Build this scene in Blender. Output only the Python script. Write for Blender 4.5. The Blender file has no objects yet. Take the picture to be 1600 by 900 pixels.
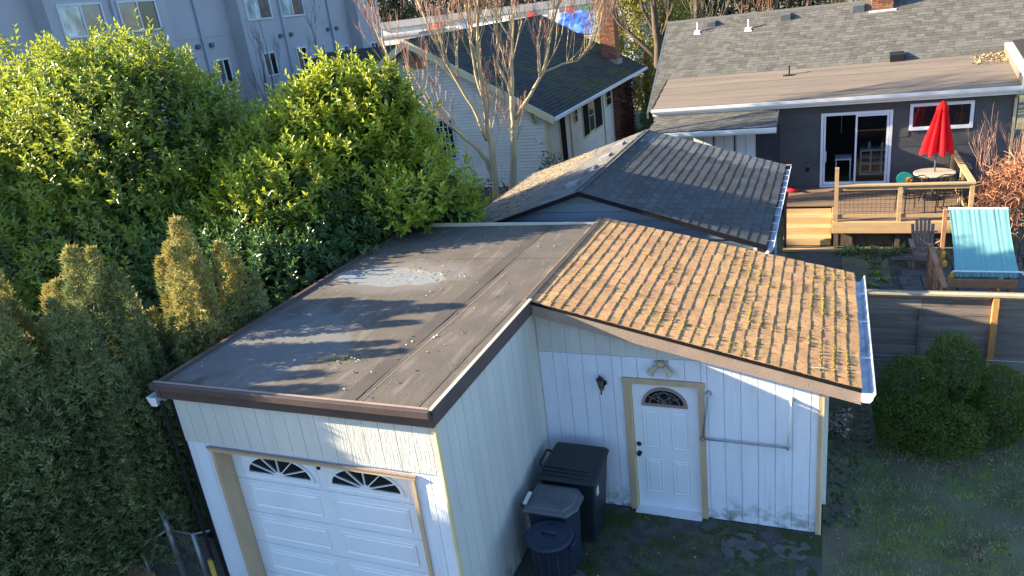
import bpy, math, random
import numpy as np
from mathutils import Vector, Matrix
random.seed(7); rng = np.random.default_rng(7)
S = bpy.context.scene
COL = S.collection
R_ = math.radians

# ------------------------------------------------------------------ camera
cd = bpy.data.cameras.new('camera'); cam = bpy.data.objects.new('camera', cd); COL.objects.link(cam)
_f = 1171.836
_vx = np.array([-2800., -80., _f]); _vy = np.array([505., -510., _f])
_dx = -_vx/np.linalg.norm(_vx); _dy = _vy/np.linalg.norm(_vy); _dz = np.cross(_dx, _dy)
M3 = Matrix(((_dx[0], -_dx[1], -_dx[2]), (_dy[0], -_dy[1], -_dy[2]), (_dz[0], -_dz[1], -_dz[2])))
cam.matrix_world = Matrix.Translation((0, 0, 6.8)) @ M3.to_4x4()
cd.sensor_width = 36; cd.lens = _f/1600*36; cd.clip_end = 1500; cd.clip_start = 0.05
S.camera = cam
# ------------------------------------------------------------------ light
SUN_TO = Vector((-1, -.23, .413)).normalized()
elev = math.asin(SUN_TO.z); az = math.atan2(SUN_TO.x, SUN_TO.y)
w = bpy.data.worlds.new('World'); S.world = w; w.use_nodes = True
nt = w.node_tree; nt.nodes.clear()
sky = nt.nodes.new('ShaderNodeTexSky'); sky.sky_type = 'NISHITA'; sky.sun_disc = False
sky.sun_elevation = elev; sky.sun_rotation = az; sky.air_density = 1.0; sky.dust_density = 1.0; sky.ozone_density = 5.0
bg = nt.nodes.new('ShaderNodeBackground'); bg.inputs[1].default_value = .105
wo = nt.nodes.new('ShaderNodeOutputWorld'); nt.links.new(sky.outputs[0], bg.inputs[0]); nt.links.new(bg.outputs[0], wo.inputs[0])
sl = bpy.data.lights.new('sun', 'SUN'); sl.energy = 5.0; sl.angle = R_(.55); sl.color = (1, .84, .6)
sun = bpy.data.objects.new('sun', sl); COL.objects.link(sun)
sun.rotation_euler = SUN_TO.to_track_quat('Z', 'Y').to_euler(); sun.location = (-30, -7, 25)
S.view_settings.view_transform = 'Standard'; S.view_settings.look = 'None'; S.view_settings.gamma = 1
S.view_settings.exposure = 2.02

# ------------------------------------------------------------------ materials
MATS = {}
def mk(name, col, var=.15, scale=3, rough=.8, bump=.0, bscale=40, obj=.0, isl=.0, col2=None, c2s=1.2, c2w=.5, metal=0, trans=None,
       spec=.4, stretch=(1, 1, 1), coat=0, detail=4, hue=0.0, overlay=None):
    m = bpy.data.materials.new(name); m.use_nodes = True; N = m.node_tree.nodes; L = m.node_tree.links
    b = N['Principled BSDF']; out = N['Material Output']
    g = N.new('ShaderNodeNewGeometry')
    mp = N.new('ShaderNodeMapping'); mp.inputs['Scale'].default_value = stretch; L.new(g.outputs['Position'], mp.inputs[0])
    n1 = N.new('ShaderNodeTexNoise'); n1.inputs['Scale'].default_value = scale; n1.inputs['Detail'].default_value = detail
    L.new(mp.outputs[0], n1.inputs['Vector'])
    def math_(op, a, b_, c=None):
        q = N.new('ShaderNodeMath'); q.operation = op
        for i, x in enumerate((a, b_, c)):
            if x is None: continue
            if isinstance(x, (int, float)): q.inputs[i].default_value = x
            else: L.new(x, q.inputs[i])
        return q.outputs[0]
    def mix(fac, a, b_):
        q = N.new('ShaderNodeMix'); q.data_type = 'RGBA'
        if isinstance(fac, (int, float)): q.inputs[0].default_value = fac
        else: L.new(fac, q.inputs[0])
        for i, x in ((6, a), (7, b_)):
            if isinstance(x, tuple): q.inputs[i].default_value = (*x[:3], 1)
            else: L.new(x, q.inputs[i])
        return q.outputs[2]
    def ramp(x, lo, hi):
        q = N.new('ShaderNodeMapRange'); q.inputs[1].default_value = lo; q.inputs[2].default_value = hi; L.new(x, q.inputs[0]); return q.outputs[0]
    color = col
    if col2:
        n2 = N.new('ShaderNodeTexNoise'); n2.inputs['Scale'].default_value = c2s; n2.inputs['Detail'].default_value = 5
        L.new(mp.outputs[0], n2.inputs['Vector'])
        color = mix(ramp(n2.outputs[0], c2w-.12, c2w+.12), col, col2)
    val = math_('MULTIPLY_ADD', ramp(n1.outputs[0], .3, .7), 2*var, 1-var)
    if obj:
        oi = N.new('ShaderNodeObjectInfo'); val = math_('MULTIPLY', val, math_('MULTIPLY_ADD', oi.outputs['Random'], 2*obj, 1-obj))
    if isl:
        val = math_('MULTIPLY', val, math_('MULTIPLY_ADD', g.outputs['Random Per Island'], 2*isl, 1-isl))
    hs = N.new('ShaderNodeHueSaturation'); L.new(val, hs.inputs['Value'])
    if isinstance(color, tuple): hs.inputs['Color'].default_value = (*color, 1)
    else: L.new(color, hs.inputs['Color'])
    if hue:
        src = g.outputs['Random Per Island'] if isl else N.new('ShaderNodeObjectInfo').outputs['Random']
        L.new(math_('MULTIPLY_ADD', math_('FRACT', math_('MULTIPLY', src, 7.31), 0), 2*hue, .5-hue), hs.inputs['Hue'])
    colo = hs.outputs[0]
    b.inputs['Roughness'].default_value = rough; b.inputs['Metallic'].default_value = metal
    b.inputs['Specular IOR Level'].default_value = spec; b.inputs['Coat Weight'].default_value = coat
    if overlay:
        colo = overlay(N, L, math_, mix, ramp, colo, g, b)
    L.new(colo, b.inputs['Base Color'])
    if bump:
        n3 = N.new('ShaderNodeTexNoise'); n3.inputs['Scale'].default_value = bscale; n3.inputs['Detail'].default_value = 3
        L.new(mp.outputs[0], n3.inputs['Vector'])
        bp = N.new('ShaderNodeBump'); bp.inputs['Strength'].default_value = bump; bp.inputs['Distance'].default_value = .02
        L.new(n3.outputs[0], bp.inputs['Height']); L.new(bp.outputs[0], b.inputs['Normal'])
    if trans:
        t = N.new('ShaderNodeBsdfTranslucent'); tc = mix(.75, colo, trans); L.new(tc, t.inputs[0])
        ms = N.new('ShaderNodeMixShader'); ms.inputs[0].default_value = .32
        L.new(b.outputs[0], ms.inputs[1]); L.new(t.outputs[0], ms.inputs[2]); L.new(ms.outputs[0], out.inputs[0])
    MATS[name] = m
    return m

def sep(N, L, sock):
    s = N.new('ShaderNodeSeparateXYZ'); L.new(sock, s.inputs[0]); return s.outputs
def noise(N, L, g, scale, detail=4):
    n = N.new('ShaderNodeTexNoise'); n.inputs['Scale'].default_value = scale; n.inputs['Detail'].default_value = detail
    L.new(g.outputs['Position'], n.inputs['Vector']); return n.outputs[0]

def ov_wall(N, L, M, mix, ramp, c, g, b):           # mildew and splash dirt near the ground
    z = sep(N, L, g.outputs['Position'])[2]
    n = noise(N, L, g, 9, 6)
    d = M('MULTIPLY', ramp(z, .42, -.05), ramp(n, .42, .62))
    c = mix(d, c, (.09, .105, .05))
    n2 = noise(N, L, g, 1.3, 5)
    c = mix(M('MULTIPLY', ramp(n2, .5, .75), .16), c, (.38, .36, .3))
    mp = N.new('ShaderNodeMapping'); mp.inputs['Scale'].default_value = (14, 14, .8); L.new(g.outputs['Position'], mp.inputs[0]); n3 = N.new('ShaderNodeTexNoise'); n3.inputs['Scale'].default_value = 1; n3.inputs['Detail'].default_value = 6; L.new(mp.outputs[0], n3.inputs['Vector'])
    c = mix(M('MULTIPLY', ramp(n3.outputs[0], .56, .74), .3), c, (.36, .33, .27))
    n4 = noise(N, L, g, 48, 1); return mix(M('MULTIPLY', ramp(n4, .75, .78), .55), c, (.16, .13, .1))
def ov_flat(N, L, M, mix, ramp, c, g, b):
    X, Y, Z = sep(N, L, g.outputs['Position'])
    def ell(cx, cy, rx, ry, ns, k=.55):
        a = M('POWER', M('DIVIDE', M('SUBTRACT', X, cx), rx), 2); e = M('POWER', M('DIVIDE', M('SUBTRACT', Y, cy), ry), 2)
        r = M('ADD', M('ADD', a, e), M('MULTIPLY', M('SUBTRACT', noise(N, L, g, ns, 3), .5), 1.9))
        return ramp(r, 1.0, k)
    silt_sky_sheen = M('MULTIPLY', ell(-6.15, 9.15, .95, .4, 2.0, .7), .7); sf = M('MULTIPLY', ell(-6.1, 9.2, 1.5, .75, 2.2, .5), .4)  # silt patch whose blue-grey also carries sky reflected in the puddle
    low = M('MULTIPLY', ell(-6.35, 6.7, 1.1, 1.3, 2.6, .5), .55)
    mossy = ell(-5.2, 6.45, .16, .12, 9)
    c = mix(sf, c, (.2, .2, .2)); rim = M('MULTIPLY', M('MULTIPLY', silt_sky_sheen, M('SUBTRACT', .7, silt_sky_sheen)), 3.2); c = mix(silt_sky_sheen, c, (.25, .275, .29)); c = mix(rim, c, (.3, .28, .22)); c = mix(low, c, (.17, .175, .18))
    streak = N.new('ShaderNodeTexNoise'); mp = N.new('ShaderNodeMapping'); mp.inputs['Scale'].default_value = (5, .9, 1)
    L.new(g.outputs['Position'], mp.inputs[0]); L.new(mp.outputs[0], streak.inputs['Vector']); streak.inputs['Scale'].default_value = 1.6; streak.inputs['Detail'].default_value = 7
    c = mix(M('MULTIPLY', ramp(streak.outputs[0], .54, .7), .5), c, (.22, .19, .15))
    sp = noise(N, L, g, 55, 2); c = mix(M('MULTIPLY', ramp(sp, .68, .73), .5), c, (.35, .32, .25))
    c = mix(M('MULTIPLY', mossy, .7), c, (.16, .15, .02))
    rg = M('SUBTRACT', .82, M('MULTIPLY', M('ADD', silt_sky_sheen, M('MULTIPLY', low, .6)), .35)); L.new(rg, b.inputs['Roughness'])
    return c
def ov_lawn(N, L, M, mix, ramp, c, g, b):
    c = mix(ramp(noise(N, L, g, 1.1, 6), .47, .62), c, (.13, .11, .07))
    c = mix(M('MULTIPLY', ramp(noise(N, L, g, 2.3, 6), .55, .68), .8), c, (.13, .18, .025))
    return c
def ov_pad(N, L, M, mix, ramp, c, g, b):
    c = mix(ramp(noise(N, L, g, 1.9, 7), .5, .57), c, (.035, .055, .01))
    c = mix(M('MULTIPLY', ramp(noise(N, L, g, 1.2, 4), .56, .68), .7), c, (.1, .095, .08))
    c = mix(M('MULTIPLY', ramp(noise(N, L, g, 60, 2), .68, .74), .6), c, (.25, .23, .17))
    return c
def ov_edge_moss(N, L, M, mix, ramp, c, g, b):       # moss more on the lower right of the tile roof
    X, Y, Z = sep(N, L, g.outputs['Position'])
    k = M('MULTIPLY', ramp(noise(N, L, g, 26, 5), .56, .66), ramp(X, -3.6, 0))
    c = mix(M('MULTIPLY', k, .55), c, (.2, .17, .03))
    return mix(M('MULTIPLY', ramp(noise(N, L, g, 2.2, 5), .55, .7), .3), c, (.23, .15, .1))
def ov_debris(N, L, M, mix, ramp, c, g, b):
    X, Y, Z = sep(N, L, g.outputs['Position'])
    k = M('MULTIPLY', ramp(noise(N, L, g, 6, 6), .45, .55), ramp(X, -4.9, -5.6))
    return mix(k, c, (.34, .23, .11))

mk('white_siding', (.68, .72, .8), .04, 2, .6, .25, 60, obj=.03, stretch=(1, 1, .15), overlay=ov_wall)
mk('beige_siding', (.56, .555, .52), .06, 3, .7, .4, 50, obj=.03, stretch=(1, 1, .12), overlay=ov_wall)
mk('white_paint', (.74, .77, .82), .03, 3, .45, spec=.5)
mk('white_trim', (.75, .75, .73), .06, 5, .5)
mk('tan_trim', (.5, .36, .23), .1, 6, .6, .2, 40, stretch=(1, 1, .2))
mk('cream_trim', (.62, .53, .3), .08, 4, .6)
mk('brown_fascia', (.085, .06, .055), .15, 4, .5, .15, 30)
mk('rake_board', (.32, .235, .18), .12, 4, .7, .2, 40)
mk('roof_membrane', (.102, .086, .07), .16, 2.2, .85, .35, 90, overlay=ov_flat)
mk('roof_strip', (.078, .066, .056), .15, 2, .8, .3, 70)
mk('metal_edge', (.55, .5, .38), .1, 5, .5)
mk('brown_shingle', (.5, .285, .13), .22, 18, .9, .8, 160, obj=.15, isl=.0, hue=.006, overlay=ov_edge_moss)
mk('brown_shingle_joined', (.5, .285, .13), .22, 18, .9, .8, 160, isl=.15, hue=.006, overlay=ov_edge_moss)
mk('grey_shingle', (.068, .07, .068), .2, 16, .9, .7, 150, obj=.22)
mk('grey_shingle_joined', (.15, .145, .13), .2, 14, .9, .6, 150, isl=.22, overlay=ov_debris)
mk('house_shingle', (.118, .113, .1), .12, 7, .9, .5, 120, isl=.26)
mk('dark_shingle', (.038, .04, .036), .2, 8, .9, .5, 90, isl=.25, col2=(.05, .062, .02), c2s=.5, c2w=.55)
mk('underlay', (.035, .028, .022), .2, 8, .9)
mk('tan_roll_roof', (.18, .145, .112), .14, 2.5, .9, .3, 60, stretch=(.25, 3, 1), obj=.06)
mk('blue_board', (.15, .2, .25), .18, 2.2, .6, .15, 40, obj=.1, stretch=(.3, 1, 2), col2=(.15, .17, .18), c2s=1.5, c2w=.62)
mk('black_trim', (.01, .01, .013), .1, 4, .85, spec=.15)
mk('dark_wall', (.04, .043, .055), .1, 3, .7)
mk('grey_board', (.085, .085, .086), .1, 2, .75, .15, 40, obj=.07)
mk('cream_siding', (.68, .64, .53), .06, 2, .7, isl=.03)
mk('apartment_wall', (.38, .38, .395), .05, .6, .85, .25, 25, spec=.2)
mk('downspout_paint', (.32, .35, .4), .05, 3, .5)
mk('brick', (.24, .1, .055), .25, 10, .9, .5, 60, isl=.4, hue=.02)
mk('mortar_and_lap_shade', (.3, .26, .21), .15, 10, .95)
mk('ivy_brown', (.1, .035, .02), .4, 10, .9, isl=.4)
mk('fence_wood', (.22, .18, .15), .3, 2.5, .85, .6, 30, obj=.25, stretch=(.35, 1, 5))
mk('fence_cap', (.42, .37, .25), .12, 3, .7, .3, 30, stretch=(.4, 3, 3))
mk('cedar_post', (.46, .22, .07), .15, 3, .7, .3, 30, stretch=(3, 3, .4))
mk('deck_new', (.5, .33, .165), .14, 3, .65, .3, 30, obj=.1, stretch=(.5, 3, 3))
mk('deck_old', (.11, .085, .075), .2, 3, .75, .3, 30, obj=.12, stretch=(.4, 4, 1))
mk('play_wood', (.42, .2, .1), .2, 4, .6, .3, 30, obj=.12, stretch=(2, .5, 2))
mk('chair_brown', (.27, .17, .13), .1, 4, .55, obj=.06)
mk('red_canvas', (.7, .012, .02), .06, 6, .75, spec=.2, trans=(.8, .02, .02))
mk('teal_canvas', (.22, .5, .5), .05, 5, .8, .1, 40, spec=.2, trans=(.15, .6, .6))
mk('teal_plastic', (.02, .32, .3), .05, 4, .4)
mk('orange_plastic', (.7, .2, .03), .05, 4, .4)
mk('red_plastic', (.55, .02, .03), .05, 4, .4)
mk('yellow_plastic', (.75, .4, .02), .05, 4, .4)
mk('stone_top', (.42, .36, .28), .25, 30, .6)
mk('black_metal', (.02, .021, .024), .1, 6, .4, metal=.3)
mk('rusty_wire', (.12, .1, .085), .2, 8, .7, metal=.2)
mk('galvanised', (.28, .3, .32), .12, 8, .45, metal=.5)
mk('white_gutter', (.62, .66, .7), .2, 7, .4, spec=.5, col2=(.4, .42, .42), c2s=5, c2w=.6)
mk('bin_dark', (.014, .022, .027), .15, 4, .42, .1, 80, spec=.4)
mk('bin_blue', (.016, .027, .05), .15, 4, .5, .1, 80, spec=.35)
mk('lid_grey', (.095, .105, .115), .12, 4, .5, .1, 60)
mk('pale_label', (.65, .65, .62), .05, 5, .5)
mk('glass_dark', (.012, .013, .016), .05, 2, .04, spec=.6)
mk('glass_sky_reflect', (.5, .62, .6), .35, 2.2, .1, spec=.6, coat=.5, detail=8, stretch=(1, 1, .6), col2=(.1, .13, .12), c2s=1.6, c2w=.58)  # pale blinds plus reflected sky and branches put into the pane colour
mk('glass_blind', (.11, .12, .125), .3, 3, .1, spec=.6, coat=.5, col2=(.2, .12, .08), c2s=1.4, c2w=.56)
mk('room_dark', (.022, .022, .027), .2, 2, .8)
mk('room_white', (.75, .77, .78), .1, 2, .6)
mk('window_trim', (.55, .58, .6), .04, 3, .5)
mk('lead_came', (.35, .3, .25), .1, 5, .4, metal=.4)
mk('mauve_frame', (.3, .2, .19), .08, 5, .5)
mk('old_brass', (.42, .36, .22), .15, 6, .5)
mk('ground_soil', (.125, .13, .07), .3, 1.5, .95, .5, 20, overlay=ov_lawn)
mk('lawn_far', (.07, .12, .02), .3, 1.5, .95)
mk('pad', (.07, .066, .062), .3, 6, .9, .5, 40, overlay=ov_pad)
mk('concrete', (.1, .096, .085), .3, 5, .9, .5, 50, obj=.15, overlay=lambda N, L, M, mix, ramp, c, g, b: mix(ramp(noise(N, L, g, 7, 6), .5, .56), c, (.035, .05, .012)))
mk('asphalt', (.055, .055, .058), .15, 4, .9, .3, 60)
mk('paver', (.085, .073, .065), .2, 5, .85, .4, 40, obj=.25, hue=.01)
mk('grass', (.25, .34, .05), .4, 5, .7, isl=.45, hue=.03, col2=(.44, .36, .2), c2s=2.0, c2w=.53, trans=(.09, .14, .02))
mk('moss_green', (.06, .085, .012), .4, 6, .95, isl=.35)
mk('moss_gold', (.28, .2, .025), .3, 15, .95, isl=.35)
mk('dry_leaf', (.26, .21, .15), .3, 8, .8, isl=.5)
mk('roof_litter', (.42, .38, .3), .3, 8, .8, isl=.5)
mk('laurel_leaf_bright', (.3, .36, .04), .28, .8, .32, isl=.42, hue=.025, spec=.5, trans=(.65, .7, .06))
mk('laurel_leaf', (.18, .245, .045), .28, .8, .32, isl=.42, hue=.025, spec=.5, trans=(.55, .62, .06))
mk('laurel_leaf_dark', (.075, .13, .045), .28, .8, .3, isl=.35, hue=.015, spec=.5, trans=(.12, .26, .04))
mk('cedar_green', (.24, .28, .12), .35, 2.0, .75, isl=.35, trans=(.09, .14, .04))
mk('cedar_sunlit_tip', (.37, .37, .12), .3, 4, .8, isl=.35, trans=(.35, .24, .08))  # brown-gold tips, lightened yellow-green to carry sun on the crown tops
mk('box_leaf', (.12, .175, .03), .3, 3, .5, isl=.4, trans=(.1, .16, .02))
mk('hedge_gold', (.24, .23, .055), .3, 1, .6, isl=.45, trans=(.45, .42, .08))
mk('plant_leaf', (.16, .24, .08), .25, 4, .5, isl=.35, trans=(.25, .35, .1))
mk('far_leaf', (.12, .12, .07), .35, .3, .8, isl=.4)
mk('bark', (.1, .075, .055), .3, 8, .9, .6, 40, stretch=(1, 1, .3))
mk('maple_bark', (.44, .35, .2), .2, 5, .8, .3, 40, stretch=(1, 1, .3), isl=.0)
mk('red_twig', (.42, .24, .17), .3, 3, .8, isl=.3)
mk('grey_twig', (.1, .08, .07), .3, 3, .8, isl=.3)
mk('dead_twig', (.42, .2, .11), .3, 3, .8, isl=.45)
mk('olive_twig', (.3, .25, .12), .3, 3, .8, isl=.35)
mk('cardboard', (.32, .17, .12), .2, 6, .9)
mk('yellow_wood', (.62, .4, .06), .15, 4, .6)
mk('blue_tarp', (.03, .12, .5), .35, .8, .5, .6, 3, col2=(.12, .25, .65), c2s=.9, c2w=.52)
mk('far_white', (.55, .53, .5), .12, .6, .8)
mk('far_grey', (.25, .25, .27), .2, .5, .8)
mk('far_red', (.5, .05, .05), .2, 1, .6)
mk('far_green', (.05, .3, .12), .2, 1, .6)
mk('far_blue', (.06, .22, .55), .2, 1, .6)
mk('white_plastic', (.75, .77, .8), .04, 4, .4)
mk('steel_pipe', (.5, .5, .47), .1, 6, .4, metal=.5)

# ------------------------------------------------------------------ builders
WL = {}
def wl(o): return WL.get(o.name, Vector((0, 0, 0))) if o else Vector((0, 0, 0))
def thing(name, label, cat, loc, group=None, rz=0):
    o = bpy.data.objects.new(name, None); COL.objects.link(o); o.empty_display_size = .2
    o.location = loc; o.rotation_euler = (0, 0, rz); o['label'] = label; o['category'] = cat
    if group: o['group'] = group
    WL[o.name] = Vector(loc); return o
def tag(o, label=None, cat=None, group=None, kind=None):
    if label: o['label'] = label
    if cat: o['category'] = cat
    if group: o['group'] = group
    if kind: o['kind'] = kind
    return o
def link(name, me, mat, parent=None, kind=None, label=None):
    if mat and not me.materials: me.materials.append(MATS[mat])
    o = bpy.data.objects.new(name, me); COL.objects.link(o)
    if parent:
        o.parent = parent; WL[o.name] = wl(parent)
    if kind: o['kind'] = kind
    if label: o['label'] = label
    return o

class MB:
    def __init__(s): s.v = []; s.f = []
    def add(s, vs, fs):
        n = len(s.v); s.v += [tuple(p) for p in vs]; s.f += [tuple(i+n for i in f) for f in fs]; return s
    def hexa(s, P):
        return s.add(P, [(0, 3, 2, 1), (4, 5, 6, 7), (0, 1, 5, 4), (1, 2, 6, 5), (2, 3, 7, 6), (3, 0, 4, 7)])
    def box(s, x0, x1, y0, y1, z0, z1):
        return s.hexa([(x0, y0, z0), (x1, y0, z0), (x1, y1, z0), (x0, y1, z0), (x0, y0, z1), (x1, y0, z1), (x1, y1, z1), (x0, y1, z1)])
    def bar(s, p, q, w_, h, up=(0, 0, 1)):
        p = Vector(p); q = Vector(q); d = (q-p).normalized(); up = Vector(up)
        sx = d.cross(up)
        if sx.length < 1e-4: sx = d.cross(Vector((1, 0, 0)))
        sx.normalize(); uz = sx.cross(d).normalized(); a = sx*w_/2; b = uz*h/2
        return s.hexa([p-a-b, p+a-b, q+a-b, q-a-b, p-a+b, p+a+b, q+a+b, q-a+b])
    def prism(s, pts, off):
        off = Vector(off); n = len(pts); P = [Vector(p) for p in pts]
        return s.add(P+[p+off for p in P], [tuple(range(n))[::-1], tuple(range(n, 2*n))]+[(i, (i+1) % n, (i+1) % n+n, i+n) for i in range(n)])
    def tube(s, pts, r, n=6, cap=True):
        pts = [Vector(p) for p in pts]; k = len(pts); rs = r if isinstance(r, (list, tuple)) else [r]*k
        ref = Vector((.31, .21, .93)).normalized(); rings = []
        for i, p in enumerate(pts):
            d = (pts[min(i+1, k-1)]-pts[max(i-1, 0)])
            if d.length < 1e-6: d = Vector((0, 0, 1))
            d.normalize(); a = d.cross(ref)
            if a.length < .05: a = d.cross(Vector((1, 0, 0)))
            a.normalize(); b = d.cross(a)
            rings.append([p+(a*math.cos(t)+b*math.sin(t))*rs[i] for t in [2*math.pi*j/n for j in range(n)]])
        vs = [q for ring in rings for q in ring]
        fs = [(i*n+j, i*n+(j+1) % n, (i+1)*n+(j+1) % n, (i+1)*n+j) for i in range(k-1) for j in range(n)]
        if cap: fs += [tuple(range(n))[::-1], tuple(range((k-1)*n, k*n))]
        return s.add(vs, fs)
    def lathe(s, c, prof, n=20, sx=1, sy=1):
        vs = [(c[0]+r*sx*math.cos(2*math.pi*j/n), c[1]+r*sy*math.sin(2*math.pi*j/n), c[2]+z) for r, z in prof for j in range(n)]
        k = len(prof)
        fs = [(i*n+j, i*n+(j+1) % n, (i+1)*n+(j+1) % n, (i+1)*n+j) for i in range(k-1) for j in range(n)]
        fs += [tuple(range(n))[::-1], tuple(range((k-1)*n, k*n))]
        return s.add(vs, fs)
    def mesh(s, name, off=Vector((0, 0, 0)), smooth=False):
        me = bpy.data.meshes.new(name); me.from_pydata([(x-off[0], y-off[1], z-off[2]) for x, y, z in s.v], [], s.f); me.update()
        if smooth: me.polygons.foreach_set('use_smooth', [True]*len(me.polygons))
        return me
    def build(s, name, mat, parent=None, smooth=False, kind=None, label=None, bevel=0, local=False):
        me = s.mesh(name, Vector((0, 0, 0)) if local else wl(parent), smooth)
        o = link(name, me, mat, parent, kind, label)
        if bevel:
            m = o.modifiers.new('bevel', 'BEVEL'); m.width = bevel; m.segments = 2; m.limit_method = 'ANGLE'
        return o
def B(*a): return MB().box(*a)
def children(o): return [c for c in COL.objects if c.parent == o]
def copy_tree(o, loc, rz, label, parent=None):
    c = o.copy(); COL.objects.link(c)
    if parent: c.parent = parent
    else: c.location = loc; c.rotation_euler = (0, 0, rz); c['label'] = label; WL[c.name] = Vector(loc)
    for ch in children(o): copy_tree(ch, None, None, None, c)
    return c
def np_mesh(name, V, F, mat, parent=None, kind=None, label=None, smooth=False):
    off = np.array(wl(parent)); V = V-off
    me = bpy.data.meshes.new(name); k = F.shape[1]
    me.vertices.add(len(V)); me.vertices.foreach_set('co', V.astype(np.float32).ravel())
    me.loops.add(F.size); me.loops.foreach_set('vertex_index', F.astype(np.int32).ravel())
    me.polygons.add(len(F)); me.polygons.foreach_set('loop_start', np.arange(0, F.size, k, dtype=np.int32))
    me.polygons.foreach_set('loop_total', np.full(len(F), k, dtype=np.int32))
    me.update(calc_edges=True); me.validate()
    return link(name, me, mat, parent, kind, label)
def unit(a): return a/np.maximum(np.linalg.norm(a, axis=-1, keepdims=True), 1e-9)
def leaves_at(P, D, Nn, ln, wd, fold=.25, curve=.15):
    """six-point folded leaves: base P, direction D, normal Nn -> verts, quads"""
    D = unit(D); Sx = unit(np.cross(D, Nn)); Nn = np.cross(Sx, D); ln = ln[:, None]; wd = wd[:, None]
    up = Nn*wd*fold
    vs = np.stack([P, P+D*ln*.33+Sx*wd*.5+up, P+D*ln*.72+Sx*wd*.42+up-Nn*ln*curve*.4, P+D*ln-Nn*ln*curve,
                   P+D*ln*.72-Sx*wd*.42+up-Nn*ln*curve*.4, P+D*ln*.33-Sx*wd*.5+up], 1).reshape(-1, 3)
    b = np.arange(len(P))[:, None]*6
    F = np.concatenate([b+np.array([[0, 1, 2, 3]]), b+np.array([[0, 3, 4, 5]])], 0)
    return vs, F
def tri_blades(P, D, Sd, ln, wd):
    vs = np.stack([P-Sd*wd[:, None]/2, P+Sd*wd[:, None]/2, P+D*ln[:, None]], 1).reshape(-1, 3)
    return vs, np.arange(len(P)*3).reshape(-1, 3)
def vnoise(P, f, seed=0):
    r = np.random.default_rng(seed); o = np.zeros(len(P))
    for i in range(6):
        k = r.normal(size=3)*f*(1+.5*i); o += np.sin(P@k+r.uniform(0, 6.28))/(1+.4*i)
    return o/3.2
def ell_pts(ells, dens, inner=.62, seed=0, bump=.16, f=1.6):
    """points near the surface of a union of ellipsoids; returns points, outward"""
    PP = []; OO = []
    r = np.random.default_rng(seed)
    for (c, rad) in ells:
        c = np.array(c); rad = np.array(rad); area = 4*math.pi*(((rad[0]*rad[1])**1.6+(rad[0]*rad[2])**1.6+(rad[1]*rad[2])**1.6)/3)**(1/1.6)
        n = int(area*dens); d = unit(r.normal(size=(n, 3))); depth = 1-(1-inner)*r.random(n)**1.8
        s_ = depth*(1+bump*vnoise(d*2+c*.7, f, seed+3))
        p = c+d*rad*s_[:, None]; keep = np.ones(n, bool)
        for (c2, r2) in ells:
            if c2 is c or tuple(c2) == tuple(c): continue
            q = np.linalg.norm((p-np.array(c2))/np.array(r2), axis=1); keep &= q > .72
        PP.append(p[keep]); OO.append(unit(d/rad)[keep])
    return np.concatenate(PP), np.concatenate(OO)
def laurel_crown(ells, dens, mat, parent, seed, leaf=.125, zmin=.15, name='crown', keepf=None, per=11):
    P, O = ell_pts(ells, dens, seed=seed, bump=.24, f=2.4)
    k = P[:, 2] > zmin
    if keepf is not None: k &= keepf(P)
    P, O = P[k], O[k]; r = np.random.default_rng(seed+1); n = len(P)
    ax = unit(O*.7+np.array([-.12, 0, .75])+r.normal(size=(n, 3))*.35)
    sl_ = r.uniform(.2, .44, n)
    e1 = unit(np.cross(ax, r.normal(size=(n, 3)))); e2 = np.cross(ax, e1)
    Ps, Ds, Ns, Ls = [], [], [], []
    for j in range(per):
        t = j/(per-1); an = j*2.4+r.uniform(-.3, .3, n); rad = e1*np.cos(an)[:, None]+e2*np.sin(an)[:, None]
        th = (1.25-.85*t)+r.uniform(-.2, .2, n)
        d = ax*np.cos(th)[:, None]+rad*np.sin(th)[:, None]+np.array([0, 0, -.12])*(1-t)
        Ps.append(P+ax*(sl_*t)[:, None]); Ds.append(d); Ns.append(unit(ax-rad*.3)); Ls.append(leaf*(1-.35*t)*r.uniform(.75, 1.2, n))
    Ps, Ds, Ns, Ls = map(np.concatenate, (Ps, Ds, Ns, Ls))
    V_, F_ = leaves_at(Ps, Ds, Ns, Ls, Ls*.4)
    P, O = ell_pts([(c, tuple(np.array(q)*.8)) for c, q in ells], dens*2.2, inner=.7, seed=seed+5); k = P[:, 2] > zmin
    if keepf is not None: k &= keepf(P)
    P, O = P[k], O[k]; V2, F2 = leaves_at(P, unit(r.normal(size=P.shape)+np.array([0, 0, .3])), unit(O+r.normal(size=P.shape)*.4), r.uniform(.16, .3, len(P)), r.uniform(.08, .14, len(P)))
    np_mesh('shaded_inner_foliage', V2, F2, 'laurel_leaf_dark', parent, kind='stuff')  # darker leaf colour paints shade into the gaps of the crown
    return np_mesh(name, V_, F_, mat, parent, kind='stuff')
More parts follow.
